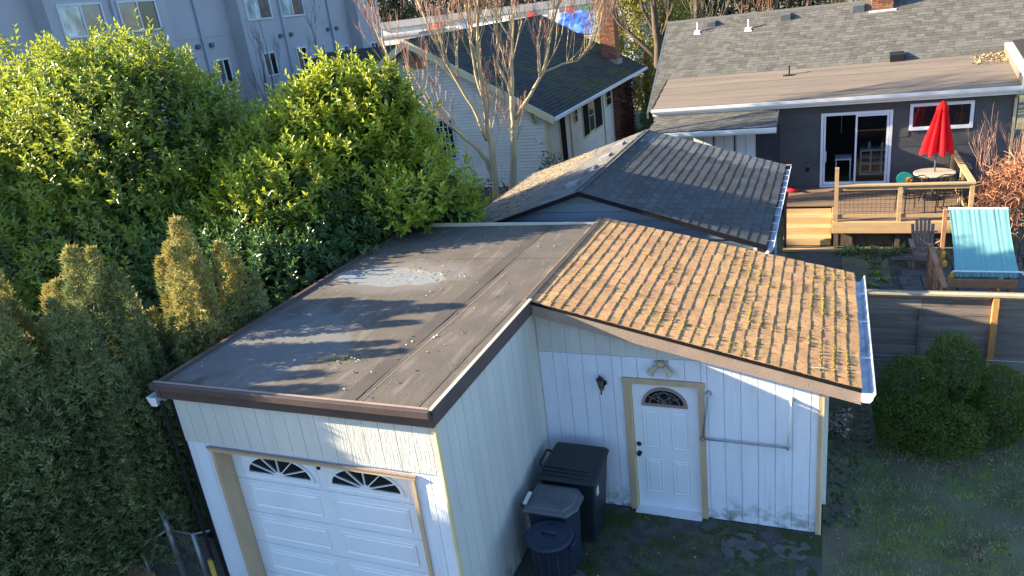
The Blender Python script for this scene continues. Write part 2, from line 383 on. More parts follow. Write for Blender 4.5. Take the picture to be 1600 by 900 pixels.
def conifer_crown(base, top, r0, mat, tipmat, parent, seed, dens=260, tipq=.88, lean=(0, 0), bulge=.55, tips=True, size=.12):
    """upright columnar cedar built of several upright plumes with fan-shaped sprays"""
    r = np.random.default_rng(seed); Ps, Os = [], []; H_ = top[2]-base[2]
    plumes = [((0, 0), 1.0, r0*.62)]
    for i in range(9):
        a = i*0.7+r.uniform(0, .5); q_ = r.uniform(.4, .75); plumes.append(((math.cos(a)*r0*q_, math.sin(a)*r0*q_), r.uniform(.66, .98), r0*r.uniform(.36, .55)))
    for (ox, oy), hf, rr in plumes:
        h = H_*hf; n = int(dens*2*math.pi*rr*h*.75); t = r.random(n)**.9; a = r.uniform(0, 2*math.pi, n)
        prof = np.where(t < .12, .6+t*3.3, 1-.28*t)*np.sqrt(np.clip((1-t)/.4, 0, 1))+.03
        rad = rr*prof*(1-.45*r.random(n)**2)*(1+.34*vnoise(np.stack([np.cos(a)*3, np.sin(a)*3, t*h*2.2], 1), 1.2, seed))
        fx = base[0]+(top[0]-base[0])*t*hf+ox; fy = base[1]+(top[1]-base[1])*t*hf+oy
        Ps.append(np.stack([fx+rad*np.cos(a), fy+rad*np.sin(a), base[2]+t*h], 1)); Os.append(np.stack([np.cos(a), np.sin(a), .25+.6*t**3], 1))
    P = np.concatenate(Ps); O = unit(np.concatenate(Os)); n = len(P)
    ax = unit(O*.85+np.array([0, 0, .8])+r.normal(size=(n, 3))*.42); pl = unit(np.cross(ax, unit(O+r.normal(size=(n, 3))*.6)))
    nrm = np.cross(pl, ax)
    Vs = []; 
    for an in (-.8, -.05, .7):
        d = ax*math.cos(an)+pl*math.sin(an); s2 = -ax*math.sin(an)+pl*math.cos(an)
        ln = size*r.uniform(.6, 1.15, n)*(1-.25*abs(an)); wd = size*.17*np.ones(n)
        root = P+ax*(size*.25*r.random(n))[:, None]
        Vs.append(np.stack([root, root+d*ln[:, None]*.6+s2*wd[:, None]*.6, root+d*ln[:, None]+nrm*.01, root+d*ln[:, None]*.55-s2*wd[:, None]*.6], 1))
    A = np.stack(Vs, 1)     # n,5,4,3
    tipk = np.zeros(n, bool)
    if tips:
        zrel = (P[:, 2]-base[2])/H_; q = zrel+.3*vnoise(P, 2.4, seed+9)+.1*r.normal(size=n)
        tipk = q > tipq
    for kk, mt, nm in ((~tipk, mat, 'crown'), (tipk, tipmat, 'sunlit_tip_foliage')):
        if kk.sum() == 0: continue
        V_ = A[kk].reshape(-1, 3); np_mesh(nm, V_, np.arange(len(V_)).reshape(-1, 4), mt, parent, kind='stuff')
    # ragged dark stem inside
    MB().tube([base, ((base[0]+top[0])/2, (base[1]+top[1])/2, base[2]+H_*.5), (top[0], top[1], top[2]-H_*.12)], [r0*.16, r0*.1, .02], 7).build('trunk', 'bark', parent, True)
def branchy(m, p, d, ln, r, depth, rnd, spread=.5, up=.25, seg=3, out=None, kids=(2, 3), shrink=.72, minr=.004):
    """recursive bare branches; m: dict depth->MB"""
    pts = [Vector(p)]; dd = Vector(d).normalized()
    for i in range(seg):
        dd = (dd+Vector((rnd.uniform(-1, 1), rnd.uniform(-1, 1), rnd.uniform(-.5, 1)))*.13+Vector((0, 0, up*.25))).normalized()
        pts.append(pts[-1]+dd*ln/seg)
    rs = [max(minr, r*(1-.45*i/seg)) for i in range(seg+1)]
    m[min(depth, max(m))].tube(pts, rs, 5 if r > .02 else 3, cap=False)
    if depth <= 0: return
    for k in range(rnd.randint(*kids)):
        t = rnd.uniform(.35, 1); i = min(int(t*seg), seg-1); q = pts[i].lerp(pts[i+1], t*seg-i)
        nd = (dd+Vector((rnd.uniform(-1, 1), rnd.uniform(-1, 1), rnd.uniform(-.3, 1)))*spread+Vector((0, 0, up))).normalized()
        branchy(m, q, nd, ln*shrink*rnd.uniform(.75, 1.2), rs[-1]*.8, depth-1, rnd, spread, up, seg, out, kids, shrink, minr)
def tiles(prefix, origin, down, along, nrow, ncol, exp_, wid, thick, mat, matj, parent, limit=300, seed=0, jit=.004, joined=False, clip=None, name='shingle', stag=.5, gap=.006, wob=0.0):
    """overlapping tabs: 'down' unit vector down the slope, 'along' unit vector along the eave"""
    r = random.Random(seed); down = Vector(down).normalized(); along = Vector(along).normalized(); up = along.cross(down).normalized()
    if down.cross(along).z < 0: origin = Vector(origin)+along*(ncol*wid); along = -along
    up = down.cross(along).normalized()
    L_ = exp_*1.35
    def tabmesh(w_, th):
        # local: x down, y along, z up ; butt end proud
        a = L_; return [(0, 0, 0), (a, 0, 0), (a, w_, 0), (0, w_, 0), (0, 0, .003), (a, 0, th), (a, w_, th), (0, w_, .003)]
    variants = []
    for k in range(5):
        P = tabmesh(wid-gap, thick*(.85+.3*r.random())); P = [list(q) for q in P]
        for i in (1, 2, 5, 6): P[i][0] += r.uniform(-.35, .35)*.02
        for i in (1, 5): P[i][1] += r.uniform(-.004, .006)
        variants.append(P)
    rot = Matrix((down, along, up)).transposed()
    cells = []
    camp = Vector((0, 0, 6.8))
    for i in range(nrow):
        for j in range(-1, ncol+1):
            off = (stag*(i % 2)+wob*math.sin(i*2.1))*wid
            y0 = j*wid+off; y1 = y0+wid
            lim = ncol*wid
            if y1 < wid*.35 or y0 > lim-wid*.35: continue
            p = Vector(origin)+down*(i*exp_-exp_*.35+r.uniform(-jit, jit))+along*y0+up*(r.uniform(0, .0015)+.003)
            if clip and not clip(p+down*exp_*.8+along*wid/2): continue
            cells.append(((p-camp).length, p, max(0, -y0), max(0, y1-lim), r.randrange(5), Matrix.Rotation(r.uniform(-.008, .008), 3, up) @ Matrix.Rotation(-.0045/L_, 3, along)))
    cells.sort(key=lambda c: c[0])
    meshes = {}
    rest = MB()
    for n, (dist, p, c0, c1, k, jr) in enumerate(cells):
        partial = c0 > 1e-6 or c1 > 1e-6
        P = [Vector(q) for q in variants[k]]
        if partial:
            for q in P: q.y = min(max(q.y, c0), wid-c1)
        if joined or n >= limit:
            rest.hexa([p+jr @ (rot @ q) for q in P])
        else:
            key = (k, round(c0, 3), round(c1, 3))
            if key not in meshes:
                mm = MB(); mm.hexa(P); meshes[key] = mm.mesh(name)
            o = link(name, meshes[key], mat, parent)
            o.location = p-wl(parent); o.rotation_euler = (jr @ rot).to_euler()
    if rest.v: rest.build(name if joined else name, matj, parent, kind='stuff')
def sheet(x0, x1, y0, y1, z, name, mat, label, kind='structure', sub=1):
    m = MB(); m.add([(x0, y0, z), (x1, y0, z), (x1, y1, z), (x0, y1, z)], [(0, 1, 2, 3)]); o = m.build(name, mat); tag(o, label, None, None, kind); return o
mk('deck_floor_shaded', (.19, .13, .085), .2, 3, .75, .3, 30, obj=.15, stretch=(.4, 4, 1))  # same pine as deck_new, with the floor's shade put into a darker colour
mk('room_floor', (.2, .12, .06), .2, 2, .5)
def _glass():
    m = mk('glass_clear', (.02, .02, .02)); N = m.node_tree.nodes; L = m.node_tree.links; out = N['Material Output']
    gl = N.new('ShaderNodeBsdfGlossy'); gl.inputs['Roughness'].default_value = .02; tr = N.new('ShaderNodeBsdfTransparent'); tr.inputs[0].default_value = (.8, .84, .84, 1)
    fr = N.new('ShaderNodeFresnel'); fr.inputs[0].default_value = 1.5; mx = N.new('ShaderNodeMixShader'); L.new(fr.outputs[0], mx.inputs[0]); L.new(tr.outputs[0], mx.inputs[1]); L.new(gl.outputs[0], mx.inputs[2]); L.new(mx.outputs[0], out.inputs[0])
_glass()
mk('concrete_grey', (.22, .22, .22), .1, 5, .6)
MATS['deck_floor_shaded'].node_tree.nodes
mk('gold_litter', (.6, .42, .2), .3, 8, .8, isl=.4)

# ================================================================== SETTING
g = MB(); g.add([(-400, -60, -.02), (400, -60, -.02), (400, 700, -.02), (-400, 700, -.02)], [(0, 1, 2, 3)])
tag(g.build('ground', 'ground_soil'), 'mossy garden ground running out under the whole neighbourhood', kind='structure')
# slightly uneven lawn on the right
nx, ny = 50, 60
xs = np.linspace(.04, 7, nx); ys = np.linspace(3, 13.4, ny); XX, YY = np.meshgrid(xs, ys)
ZZ = .0+.018*vnoise(np.stack([XX.ravel(), YY.ravel(), 0*XX.ravel()], 1), 1.1, 2).reshape(XX.shape)
Vg = np.stack([XX, YY, ZZ], -1).reshape(-1, 3)
idx = np.arange(nx*ny).reshape(ny, nx); Fg = np.stack([idx[:-1, :-1], idx[:-1, 1:], idx[1:, 1:], idx[1:, :-1]], -1).reshape(-1, 4)
tag(np_mesh('lawn', Vg, Fg, 'ground_soil'), 'patchy shaded lawn in front of the grey plank fence', kind='structure')
sheet(-3.56, .04, 2, 8.49, .004, 'path', 'pad', 'mossy dark concrete pad in front of the white door')
sheet(-.9, 7.5, 13.25, 19.7, .004, 'patio', 'pad', 'shaded stone patio between the fence and the wooden deck')
sheet(-18, -10.5, 50, 62, .01, 'street', 'asphalt', 'strip of street beyond the lawn between the houses')
sheet(-15, -10.2, 52.0, 56, .02, 'front_lawn', 'lawn_far', 'small bright green lawn seen between the two houses')

# loose slabs in the pad
pad = [o for o in COL.objects if o.name == 'path'][0]
for k, (cx, cy, rx, ry) in enumerate([(-.86, 8.0, .28, .3), (-.3, 8.1, .22, .2), (-.12, 7.3, .13, .6), (-.75, 7.1, .12, .13), (-1.25, 8.28, .2, .12), (-2.9, 6.9, .2, .25)]):
    n = 17; rr = random.Random(k); ang = [2*math.pi*i/n for i in range(n)]
    pts = [(cx+rx*math.copysign(abs(math.cos(a))**.6, math.cos(a))*rr.uniform(.72, 1.12), cy+ry*math.copysign(abs(math.sin(a))**.6, math.sin(a))*rr.uniform(.72, 1.12), .001) for a in ang]
    MB().prism(pts, (0, 0, .014)).build('concrete_slab', 'concrete', pad)
# patio pavers, one by one
pat = [o for o in COL.objects if o.name == 'patio'][0]
rr = random.Random(4); y = 13.4; nP = 0; PM = {}
while y < 19.4:
    h = rr.choice([.45, .6]); x = .3+rr.uniform(-.3, 0)
    while x < 5.6:
        w_ = rr.choice([.45, .6, .6, .9])
        if not (x < 1.35 and 17.0 < y < 19.4 and x+w_ > .25):
            key = (w_, h)
            if key not in PM:
                m = MB(); a = .012; m.hexa([(a, a, 0), (w_-a, a, 0), (w_-a, h-a, 0), (a, h-a, 0), (a+.008, a+.008, .03), (w_-a-.008, a+.008, .03), (w_-a-.008, h-a-.008, .03), (a+.008, h-a-.008, .03)]); PM[key] = m.mesh('paver')
            o = link('paver', PM[key], 'paver', pat); o.location = (x, y, .006+rr.uniform(-.003, .004)); o.rotation_euler = (rr.uniform(-.006, .006), rr.uniform(-.006, .006), rr.uniform(-.01, .01)); nP += 1
        x += w_
    y += h

# grass, moss and fallen leaves
n = 85000; r = np.random.default_rng(5)
P = np.stack([r.uniform(.1, 4.6, n), r.uniform(4.6, 12.6, n), np.zeros(n)], 1)
dn = vnoise(P, 1.6, 8); k = (dn+r.normal(size=n)*.45 > -.35) & ((P[:, 0] > .35) | (r.random(n) < .25)); P = P[k]; n = len(P)
P[:, 2] = .018*vnoise(P*np.array([1, 1, 0]), 1.1, 2)
D = unit(np.stack([r.normal(size=n)*.55, r.normal(size=n)*.55, np.ones(n)], 1)); Sd = unit(np.cross(D, r.normal(size=(n, 3))))
V_, F_ = tri_blades(P, D, Sd, r.uniform(.025, .075, n)*(1+.45*vnoise(P, 2.5, 4)), r.uniform(.005, .011, n))
tag(np_mesh('grass', V_, F_, 'grass'), 'short thin grass growing on the shaded lawn', 'grass', kind='stuff')
def lumps(name, P, sz, mat, parent=None, flat=.5, seed=0):
    r = np.random.default_rng(seed); n = len(P); t = np.array([(1, 0, 0), (0, 1, 0), (-1, 0, 0), (0, -1, 0), (0, 0, 1)], float)
    s_ = (sz*r.uniform(.5, 1.3, n))[:, None, None]; V_ = t[None]*s_*np.array([1, 1, flat])*r.uniform(.7, 1.3, (n, 5, 1))
    a = r.uniform(0, 6.28, n); c_, s2 = np.cos(a), np.sin(a)
    X = V_[..., 0]*c_[:, None]-V_[..., 1]*s2[:, None]; Y = V_[..., 0]*s2[:, None]+V_[..., 1]*c_[:, None]
    V_ = np.stack([X, Y, V_[..., 2]], -1)+P[:, None, :]
    F_ = (np.arange(n)[:, None, None]*5+np.array([(0, 1, 4), (1, 2, 4), (2, 3, 4), (3, 0, 4)])[None]).reshape(-1, 3)
    return np_mesh(name, V_.reshape(-1, 3), F_, mat, parent, kind='stuff')
n = 22000; r = np.random.default_rng(15); P = np.stack([r.uniform(-3.5, .0, n), r.uniform(5.5, 8.47, n), np.full(n, .005)], 1)
k = vnoise(P, 2.4, 12)+r.normal(size=n)*.2 > .15; P = P[k]
tag(lumps('moss', P, .012, 'moss_green', None, .6, 3), 'dark green moss creeping over the concrete pad by the white door', 'moss')
n = 2500; P = np.stack([r.uniform(.1, 3.2, n), r.uniform(6, 11, n), np.full(n, .0)], 1); k = vnoise(P, 1.7, 22) > .45; P = P[k]
tag(lumps('moss', P, .03, 'moss_green', None, .5, 4), 'soft moss cushions in the patchy lawn', 'moss')
def litter(name, P, ln, mat, seed, label, parent=None, cat='leaves'):
    r = np.random.default_rng(seed); n = len(P); D = unit(np.stack([r.normal(size=n), r.normal(size=n), r.uniform(-.1, .45, n)], 1))
    Nn = unit(np.stack([r.normal(size=n)*.4, r.normal(size=n)*.4, np.ones(n)], 1)); l_ = ln*r.uniform(.4, 1.3, n)
    V_, F_ = leaves_at(P, D, Nn, l_, l_*r.uniform(.35, .8, n), .3, .25)
    o = np_mesh(name, V_, F_, mat, parent, kind='stuff')
    if parent is None: tag(o, label, cat)
    return o
n = 230; P = np.stack([r.uniform(.15, 4, n), 6+r.beta(2.2, 1.3, n)*5.6, np.full(n, .02)], 1)
P[:90, 0] = r.uniform(.4, 3.2, 90); P[:90, 1] = r.normal(10.25, .35, 90)
litter('fallen_leaves', P, .045, 'dry_leaf', 31, 'pale fallen leaves scattered over the shaded lawn')
n = 170; P = np.stack([r.uniform(-3.4, .0, n), r.uniform(5.8, 8.4, n), np.full(n, .012)], 1)
litter('fallen_leaves', P, .03, 'dry_leaf', 32, 'tiny pale leaf bits on the mossy concrete pad')
n = 420; P = np.stack([r.uniform(.4, 3.4, n), r.uniform(17, 19.6, n), np.full(n, .045)], 1)
litter('fallen_leaves', P, .05, 'dry_leaf', 33, 'dry leaves on the patio edge below the wooden deck')

# ================================================================== WHITE GARAGE
G = thing('white_garage', 'white grooved garage with a flat brown roof and a mossy tiled wing beside the lawn', 'garage', (-3.58, 8.5, 0))
FX0, FX1, FY = -7.1, -3.58, 5.6; WY = 8.5
# --- front wall strips
def strips_x(x0, x1, y, zlo, zhi, mat, step=.203, ph=0.0, d=.008, gap=.006, cut=None, topf=None):
    x = x0
    while x < x1-.01:
        xe = min(x+step, x1)
        if cut and xe > cut[0]+.001 and x < cut[1]-.001:
            for a, b in ((x, min(xe, cut[0])), (max(x, cut[1]), xe)):
                if b-a > .02: m = MB(); m.box(a+gap/2, b-gap/2, y, y+d, zlo, topf((a+b)/2) if topf else zhi); m.build('siding_plank', mat, G)
        else:
            m = MB()
            if topf:
                a, b = x+gap/2, xe-gap/2; m.hexa([(a, y, zlo), (b, y, zlo), (b, y+d, zlo), (a, y+d, zlo), (a, y, topf(a)), (b, y, topf(b)), (b, y+d, topf(b)), (a, y+d, topf(a))])
            else: m.box(x+gap/2, xe-gap/2, y, y+d, zlo, zhi)
            m.build('siding_plank', mat, G)
        x = xe
DX0, DX1, DZ = -6.68, -3.98, 2.28
strips_x(FX0, FX1, FY, 2.372, 3.04, 'beige_siding')
strips_x(FX0, FX1, FY+.012, .02, 2.366, 'white_siding', cut=(DX0-.03, DX1+.03), step=.305)
B(FX0+.01, DX0-.03, FY+.021, FY+.06, 0, 3.05).build('wall_backing', 'white_siding', G)
B(DX1+.03, FX1-.01, FY+.021, FY+.06, 0, 3.05).build('wall_backing', 'white_siding', G)
B(DX0-.03, DX1+.03, FY+.021, FY+.06, 2.3, 3.05).build('wall_backing', 'white_siding', G)
B(FX0+.01, FX1-.01, FY+.009, FY+.0205, 2.37, 3.05).build('wall_backing', 'beige_siding', G)
# --- side wall facing right
y = FY+.03
while y < WY-.01:
    ye = min(y+.203, WY)
    B(FX1-.008, FX1, y+.003, ye-.003, .02, 3.05).build('siding_plank', 'beige_siding', G); y = ye
B(FX1-.05, FX1-.009, FY+.04, WY+.02, 0, 3.05).build('wall_backing', 'beige_siding', G)
# --- left wall, back wall, wing walls
B(FX0-.01, FX0+.03, FY+.03, 11.6, 0, 2.98).build('wall_backing', 'dark_wall', G)
B(FX0, FX1, 11.6, 11.64, 0, 3.05).build('wall_backing', 'beige_siding', G)
def ztop(x): return 3.1-(x+3.58)*.2385
strips_x(FX1+.002, .0, WY, 2.385, 3, 'beige_siding', topf=lambda x: max(2.39, ztop(x)-.06))
strips_x(FX1+.002, .0, WY-.006, .02, 2.378, 'white_siding', cut=(-2.43, -1.42), topf=lambda x: min(2.378, ztop(x)-.06))
for k in range(5): B(-2.43+k*.202+.003, -2.43+(k+1)*.202-.003, WY-.006, WY+.002, 2.085, 2.378).build('siding_plank', 'white_siding', G)
m = MB(); m.prism([(FX1, WY+.009, 0), (-2.4, WY+.009, 0), (-2.4, WY+.009, ztop(-2.4)-.05), (FX1, WY+.009, ztop(FX1)-.05)], (0, .03, 0)); m.build('wall_backing', 'white_siding', G)
m = MB(); m.prism([(-1.45, WY+.009, 0), (-.005, WY+.009, 0), (-.005, WY+.009, ztop(0)-.05), (-1.45, WY+.009, ztop(-1.45)-.05)], (0, .03, 0)); m.build('wall_backing', 'white_siding', G)
m = MB(); m.prism([(-2.399, WY+.009, 2.04), (-1.451, WY+.009, 2.04), (-1.451, WY+.009, ztop(-1.45)-.05), (-2.399, WY+.009, ztop(-2.4)-.05)], (0, .03, 0)); m.build('wall_backing', 'white_siding', G)
B(-.03, -.004, WY+.02, 11.86, 0, 2.24).build('wall_backing', 'white_siding', G)
B(-3.58, -.03, 11.825, 11.865, 0, 2.3).build('wall_backing', 'beige_siding', G)
# corner boards
B(-.045, .0, WY-.03, WY-.008, 0, 2.28).build('corner_board', 'tan_trim', G)
B(.0, .022, WY-.03, WY+.12, 0, 2.27).build('corner_board', 'cream_trim', G)
B(.0, .07, WY+.22, WY+.3, .3, 2.2).build('window_frame', 'white_trim', G)
B(FX1-.002, FX1+.022, FY-.028, FY+.03, 0, 3.06).build('corner_board', 'cream_trim', G)
B(FX0-.03, FX0+.012, FY-.01, FY+.03, 0, 2.98).build('corner_board', 'black_trim', G)
# --- flat roof membrane, gently sagging
nx, ny = 46, 80
xs = np.linspace(-7.18, -3.57, nx); ys = np.linspace(5.5, 11.68, ny); XX, YY = np.meshgrid(xs, ys)
Pn = np.stack([XX.ravel(), YY.ravel(), 0*XX.ravel()], 1)
ed = np.minimum.reduce([(XX+7.18)/.3, (-3.57-XX)/.3, (YY-5.5)/.3, (11.68-YY)/.3]).clip(0, 1)
fall = (XX+3.57)*.012
ZZ = 3.195+fall-.028*ed*np.exp(-(((XX+6.1)/1.0)**2+((YY-9.1)/.7)**2))-.02*ed*np.exp(-(((XX+6.3)/.9)**2+((YY-6.6)/.9)**2))+.006*ed*vnoise(Pn, 1.3, 3).reshape(XX.shape)
for yc in (6.45, 7.05): ZZ += .011*ed*np.exp(-((YY-yc-.04*XX)/.035)**2)*(1/(1+np.exp(-(XX+4.25)*9)))
Vt = np.stack([XX, YY, ZZ], -1).reshape(-1, 3); idx = np.arange(nx*ny).reshape(ny, nx)
Ft = np.stack([idx[:-1, :-1], idx[:-1, 1:], idx[1:, 1:], idx[1:, :-1]], -1).reshape(-1, 4)
rf = np_mesh('roof_membrane', Vt, Ft, 'roof_membrane', G); rf.data.polygons.foreach_set('use_smooth', [True]*len(rf.data.polygons))
def zroof(x): return 3.195+(x+3.57)*.012
def strip_on_roof(pts, wdt, z_, mat, nm='roofing_strip'):
    m = MB()
    for (a, b) in zip(pts[:-1], pts[1:]):
        a = Vector(a); b = Vector(b); d = (b-a).normalized(); s_ = Vector((d.y, -d.x))*wdt/2; k = 10
        for i in range(k):
            p = a.lerp(b, i/k); q = a.lerp(b, (i+1)/k)
            m.add([(p.x-s_.x, p.y-s_.y, zroof(p.x)+z_), (p.x+s_.x, p.y+s_.y, zroof(p.x)+z_), (q.x+s_.x, q.y+s_.y, zroof(q.x)+z_), (q.x-s_.x, q.y-s_.y, zroof(q.x)+z_)], [(0, 1, 2, 3)])
    m.build(nm, mat, G)
strip_on_roof([(-4.56, 5.56), (-4.45, 11.62)], .2, .006, 'roof_strip')
strip_on_roof([(-4.45, 5.56), (-4.34, 11.6)], .006, .0175, 'roof_strip', 'seam')
strip_on_roof([(-4.39, 5.56), (-4.27, 9.2)], .006, .0075, 'rake_board', 'seam')
strip_on_roof([(-3.72, 5.56), (-3.68, 8.3)], .015, .012, 'roof_strip', 'seam')
strip_on_roof([(-5.6, 9.9), (-3.7, 9.95)], .01, .013, 'roof_strip', 'seam')
# parapet lip and fascias
B(-7.22, -3.53, 5.45, 5.5, 3.135, 3.215).build('drip_edge', 'brown_fascia', G, bevel=.004)
B(-7.2, -3.545, 5.53, 5.572, 2.985, 3.13).build('fascia', 'brown_fascia', G, bevel=.004)
B(-3.56, -3.515, 5.519, 8.34, 3.02, 3.205).build('fascia', 'brown_fascia', G, bevel=.003)
B(-3.553, -3.513, 5.5, 8.34, 3.207, 3.216).build('drip_edge', 'metal_edge', G)
B(-7.2, -3.56, 5.5, 5.53, 3.216, 3.221).build('drip_edge', 'rake_board', G)
B(-7.23, -7.17, 5.52, 11.65, 3.0, 3.19).build('fascia', 'brown_fascia', G)
B(-7.2, -3.57, 11.66, 11.7, 3.02, 3.222).build('drip_edge', 'metal_edge', G)
B(-7.15, -3.6, 5.56, 11.65, 3.06, 3.1).build('roof_deck', 'brown_fascia', G)
# left gutter
m = MB(); prof = [(-.0, .1), (0, 0), (-.02, -.015), (-.1, -.015), (-.13, .04), (-.15, .1), (-.135, .1), (-.11, .045), (-.09, .0), (-.015, 0), (-.012, .1)]
m.prism([(-7.235+x, 5.5, 2.9+z) for x, z in prof], (0, 6.4, 0)); m.build('gutter', 'white_gutter', G)
MB().prism([(-7.235+x, 5.494, 2.9+z) for x, z in prof[:7]], (0, .004, 0)).build('gutter_end', 'white_trim', G)
# litter on roof
n = 300; r = np.random.default_rng(77); P = np.stack([r.uniform(-7.1, -3.7, n), 5.6+r.random(n)**1.2*6, np.zeros(n)], 1)
P[:60] = np.array([-5.2, 6.45, 0])+r.normal(size=(60, 3))*np.array([.16, .08, 0]); P[60:130] = np.array([-5.6, 9.2, 0])+r.normal(size=(70, 3))*np.array([.5, .18, 0])
P[:, 2] = 3.208+(P[:, 0]+3.57)*.012
litter('leaf_litter', P, .032, 'roof_litter', 41, 'small dry leaves and twigs scattered on the flat brown garage roof')
# --- tiled wing roof
sx, sz = 3.58+.40, 3.185-2.235; SL = math.hypot(sx, sz); dn_ = Vector((sx, 0, -sz))/SL
m = MB(); m.hexa([(-3.56, 8.34, 3.1), (.4, 8.34, 2.15), (.4, 12.0, 2.15), (-3.56, 12.0, 3.1), (-3.56, 8.34, 3.185), (.4, 8.34, 2.235), (.4, 12.0, 2.235), (-3.56, 12.0, 3.185)])
m.build('roof_deck', 'underlay', G)
tiles('s', (-3.575, 8.31, 3.195), dn_, (0, 1, 0), 27, 12, SL/27, .31, .0095, 'brown_shingle', 'brown_shingle_joined', G, 300, 3, jit=.008, gap=.013)
m = MB(); m.hexa([(-3.6, 8.32, 3.2), (-3.54, 8.32, 3.2), (-3.54, 12.0, 3.2), (-3.6, 12.0, 3.2), (-3.6, 8.32, 3.222), (-3.53, 8.32, 3.212), (-3.53, 12.0, 3.212), (-3.6, 12.0, 3.222)]); m.build('ridge_strip', 'roof_strip', G)
m = MB(); m.hexa([(-3.53, 8.34-.035, 2.99), (.4, 8.305, 2.05), (.4, 8.335, 2.05), (-3.53, 8.335, 2.99), (-3.53, 8.305, 3.16), (.4, 8.305, 2.215), (.4, 8.335, 2.215), (-3.53, 8.335, 3.16)])
m.build('rake_board', 'rake_board', G)
m = MB(); m.hexa([(-3.53, 8.29, 3.155), (.4, 8.29, 2.212), (.4, 8.304, 2.212), (-3.53, 8.304, 3.155), (-3.53, 8.29, 3.19), (.4, 8.29, 2.245), (.4, 8.34, 2.245), (-3.53, 8.34, 3.19)])
m.build('drip_edge', 'black_trim', G)
B(.4, .405, 8.3, 12.0, 2.05, 2.2).build('fascia', 'rake_board', G)
prof = [(0, .11), (0, 0), (.02, -.012), (.09, -.012), (.12, .03), (.125, .06), (.15, .11), (.135, .112), (.11, .065), (.1, .03), (.08, 0), (.012, .0), (.01, .11)]
MB().prism([(.407+x, 8.29, 2.1+z) for x, z in prof], (0, 3.75, 0)).build('gutter', 'white_gutter', G)
MB().prism([(.407+x, 8.283, 2.1+z) for x, z in prof[:8]], (0, .006, 0)).build('gutter_end', 'white_trim', G)
for yy in (9.2, 10.3, 11.3): MB().bar((.4, yy, 2.205), (.55, yy, 2.205), .03, .006).build('gutter_strap', 'white_trim', G)
# moss along the tile edges
n = 9000; r = np.random.default_rng(9); row = r.integers(1, 27, n); yy = 8.33+r.random(n)*3.6
xfrac = row/27; k = r.random(n) < (.10+.75*xfrac**1.1)*(1.05-.7*(yy-8.3)/3.7*(1-xfrac)); k &= vnoise(np.stack([xfrac*4, yy, 0*yy], 1), 3.4, 5)+r.normal(size=n)*.22 > .22
row, yy = row[k], yy[k]; s_ = row*SL/27+r.normal(size=len(row))*.008+.004
P = np.stack([-3.575+dn_.x*s_, yy, 3.195+dn_.z*s_+.022], 1)
lumps('moss', P, .0135, 'moss_gold', G, 1.0, 5)

# --- garage door
gd = B(DX0-.02, DX1+.02, FY+.24, FY+.27, 0, 2.3).build('garage_door', 'white_paint', G)
B(DX0-.045, DX0, FY-.015, FY+.26, 0, DZ+.045).build('door_jamb', 'tan_trim', G)
B(DX1, DX1+.045, FY-.015, FY+.26, 0, DZ+.045).build('door_jamb', 'tan_trim', G)
B(DX0-.06, DX1+.06, FY-.02, FY+.26, DZ+.002, DZ+.04).build('door_header', 'tan_trim', G)
B(DX0-.08, DX1+.08, FY-.03, FY+.0, DZ+.041, DZ+.062).build('drip_cap', 'rake_board', G)
LY = FY+.22
for i, (z0, z1) in enumerate([(1.76, 2.27), (1.27, 1.755), (.79, 1.265), (.3, .785), (0, .295)]):
    B(DX0+.004, DX1-.004, LY, LY+.03, z0, z1-.006).build('door_section', 'white_paint', gd, bevel=.004)
def raised(x0, x1, z0, z1, y, par, nm='door_panel', mat='white_paint', bw=.035, pr=.012):
    m = MB(); o = [(x0, y, z0), (x1, y, z0), (x1, y, z1), (x0, y, z1)]
    g1 = [(x0+.012, y-pr, z0+.012), (x1-.012, y-pr, z0+.012), (x1-.012, y-pr, z1-.012), (x0+.012, y-pr, z1-.012)]
    g2 = [(x0+bw, y-.001, z0+bw), (x1-bw, y-.001, z0+bw), (x1-bw, y-.001, z1-bw), (x0+bw, y-.001, z1-bw)]
    g3 = [(x0+bw+.02, y-pr*.8, z0+bw+.02), (x1-bw-.02, y-pr*.8, z0+bw+.02), (x1-bw-.02, y-pr*.8, z1-bw-.02), (x0+bw+.02, y-pr*.8, z1-bw-.02)]
    vs = o+g1+g2+g3; fs = []
    for k in range(3): fs += [(4*k+i, 4*k+(i+1) % 4, 4*k+4+(i+1) % 4, 4*k+4+i) for i in range(4)]
    fs.append((12, 13, 14, 15)); return m.add(vs, fs).build(nm, mat, par)
for (z0, z1) in [(1.36, 1.68), (.88, 1.19), (.4, .7)]:
    for (x0, x1) in [(-6.49, -5.46), (-5.26, -4.24)]: raised(x0, x1, z0, z1, LY-.001, gd)
def half(cx, cz, a, b, n, t0=0, t1=math.pi): return [(cx+a*math.cos(t0+(t1-t0)*i/n), cz+b*math.sin(t0+(t1-t0)*i/n)) for i in range(n+1)]
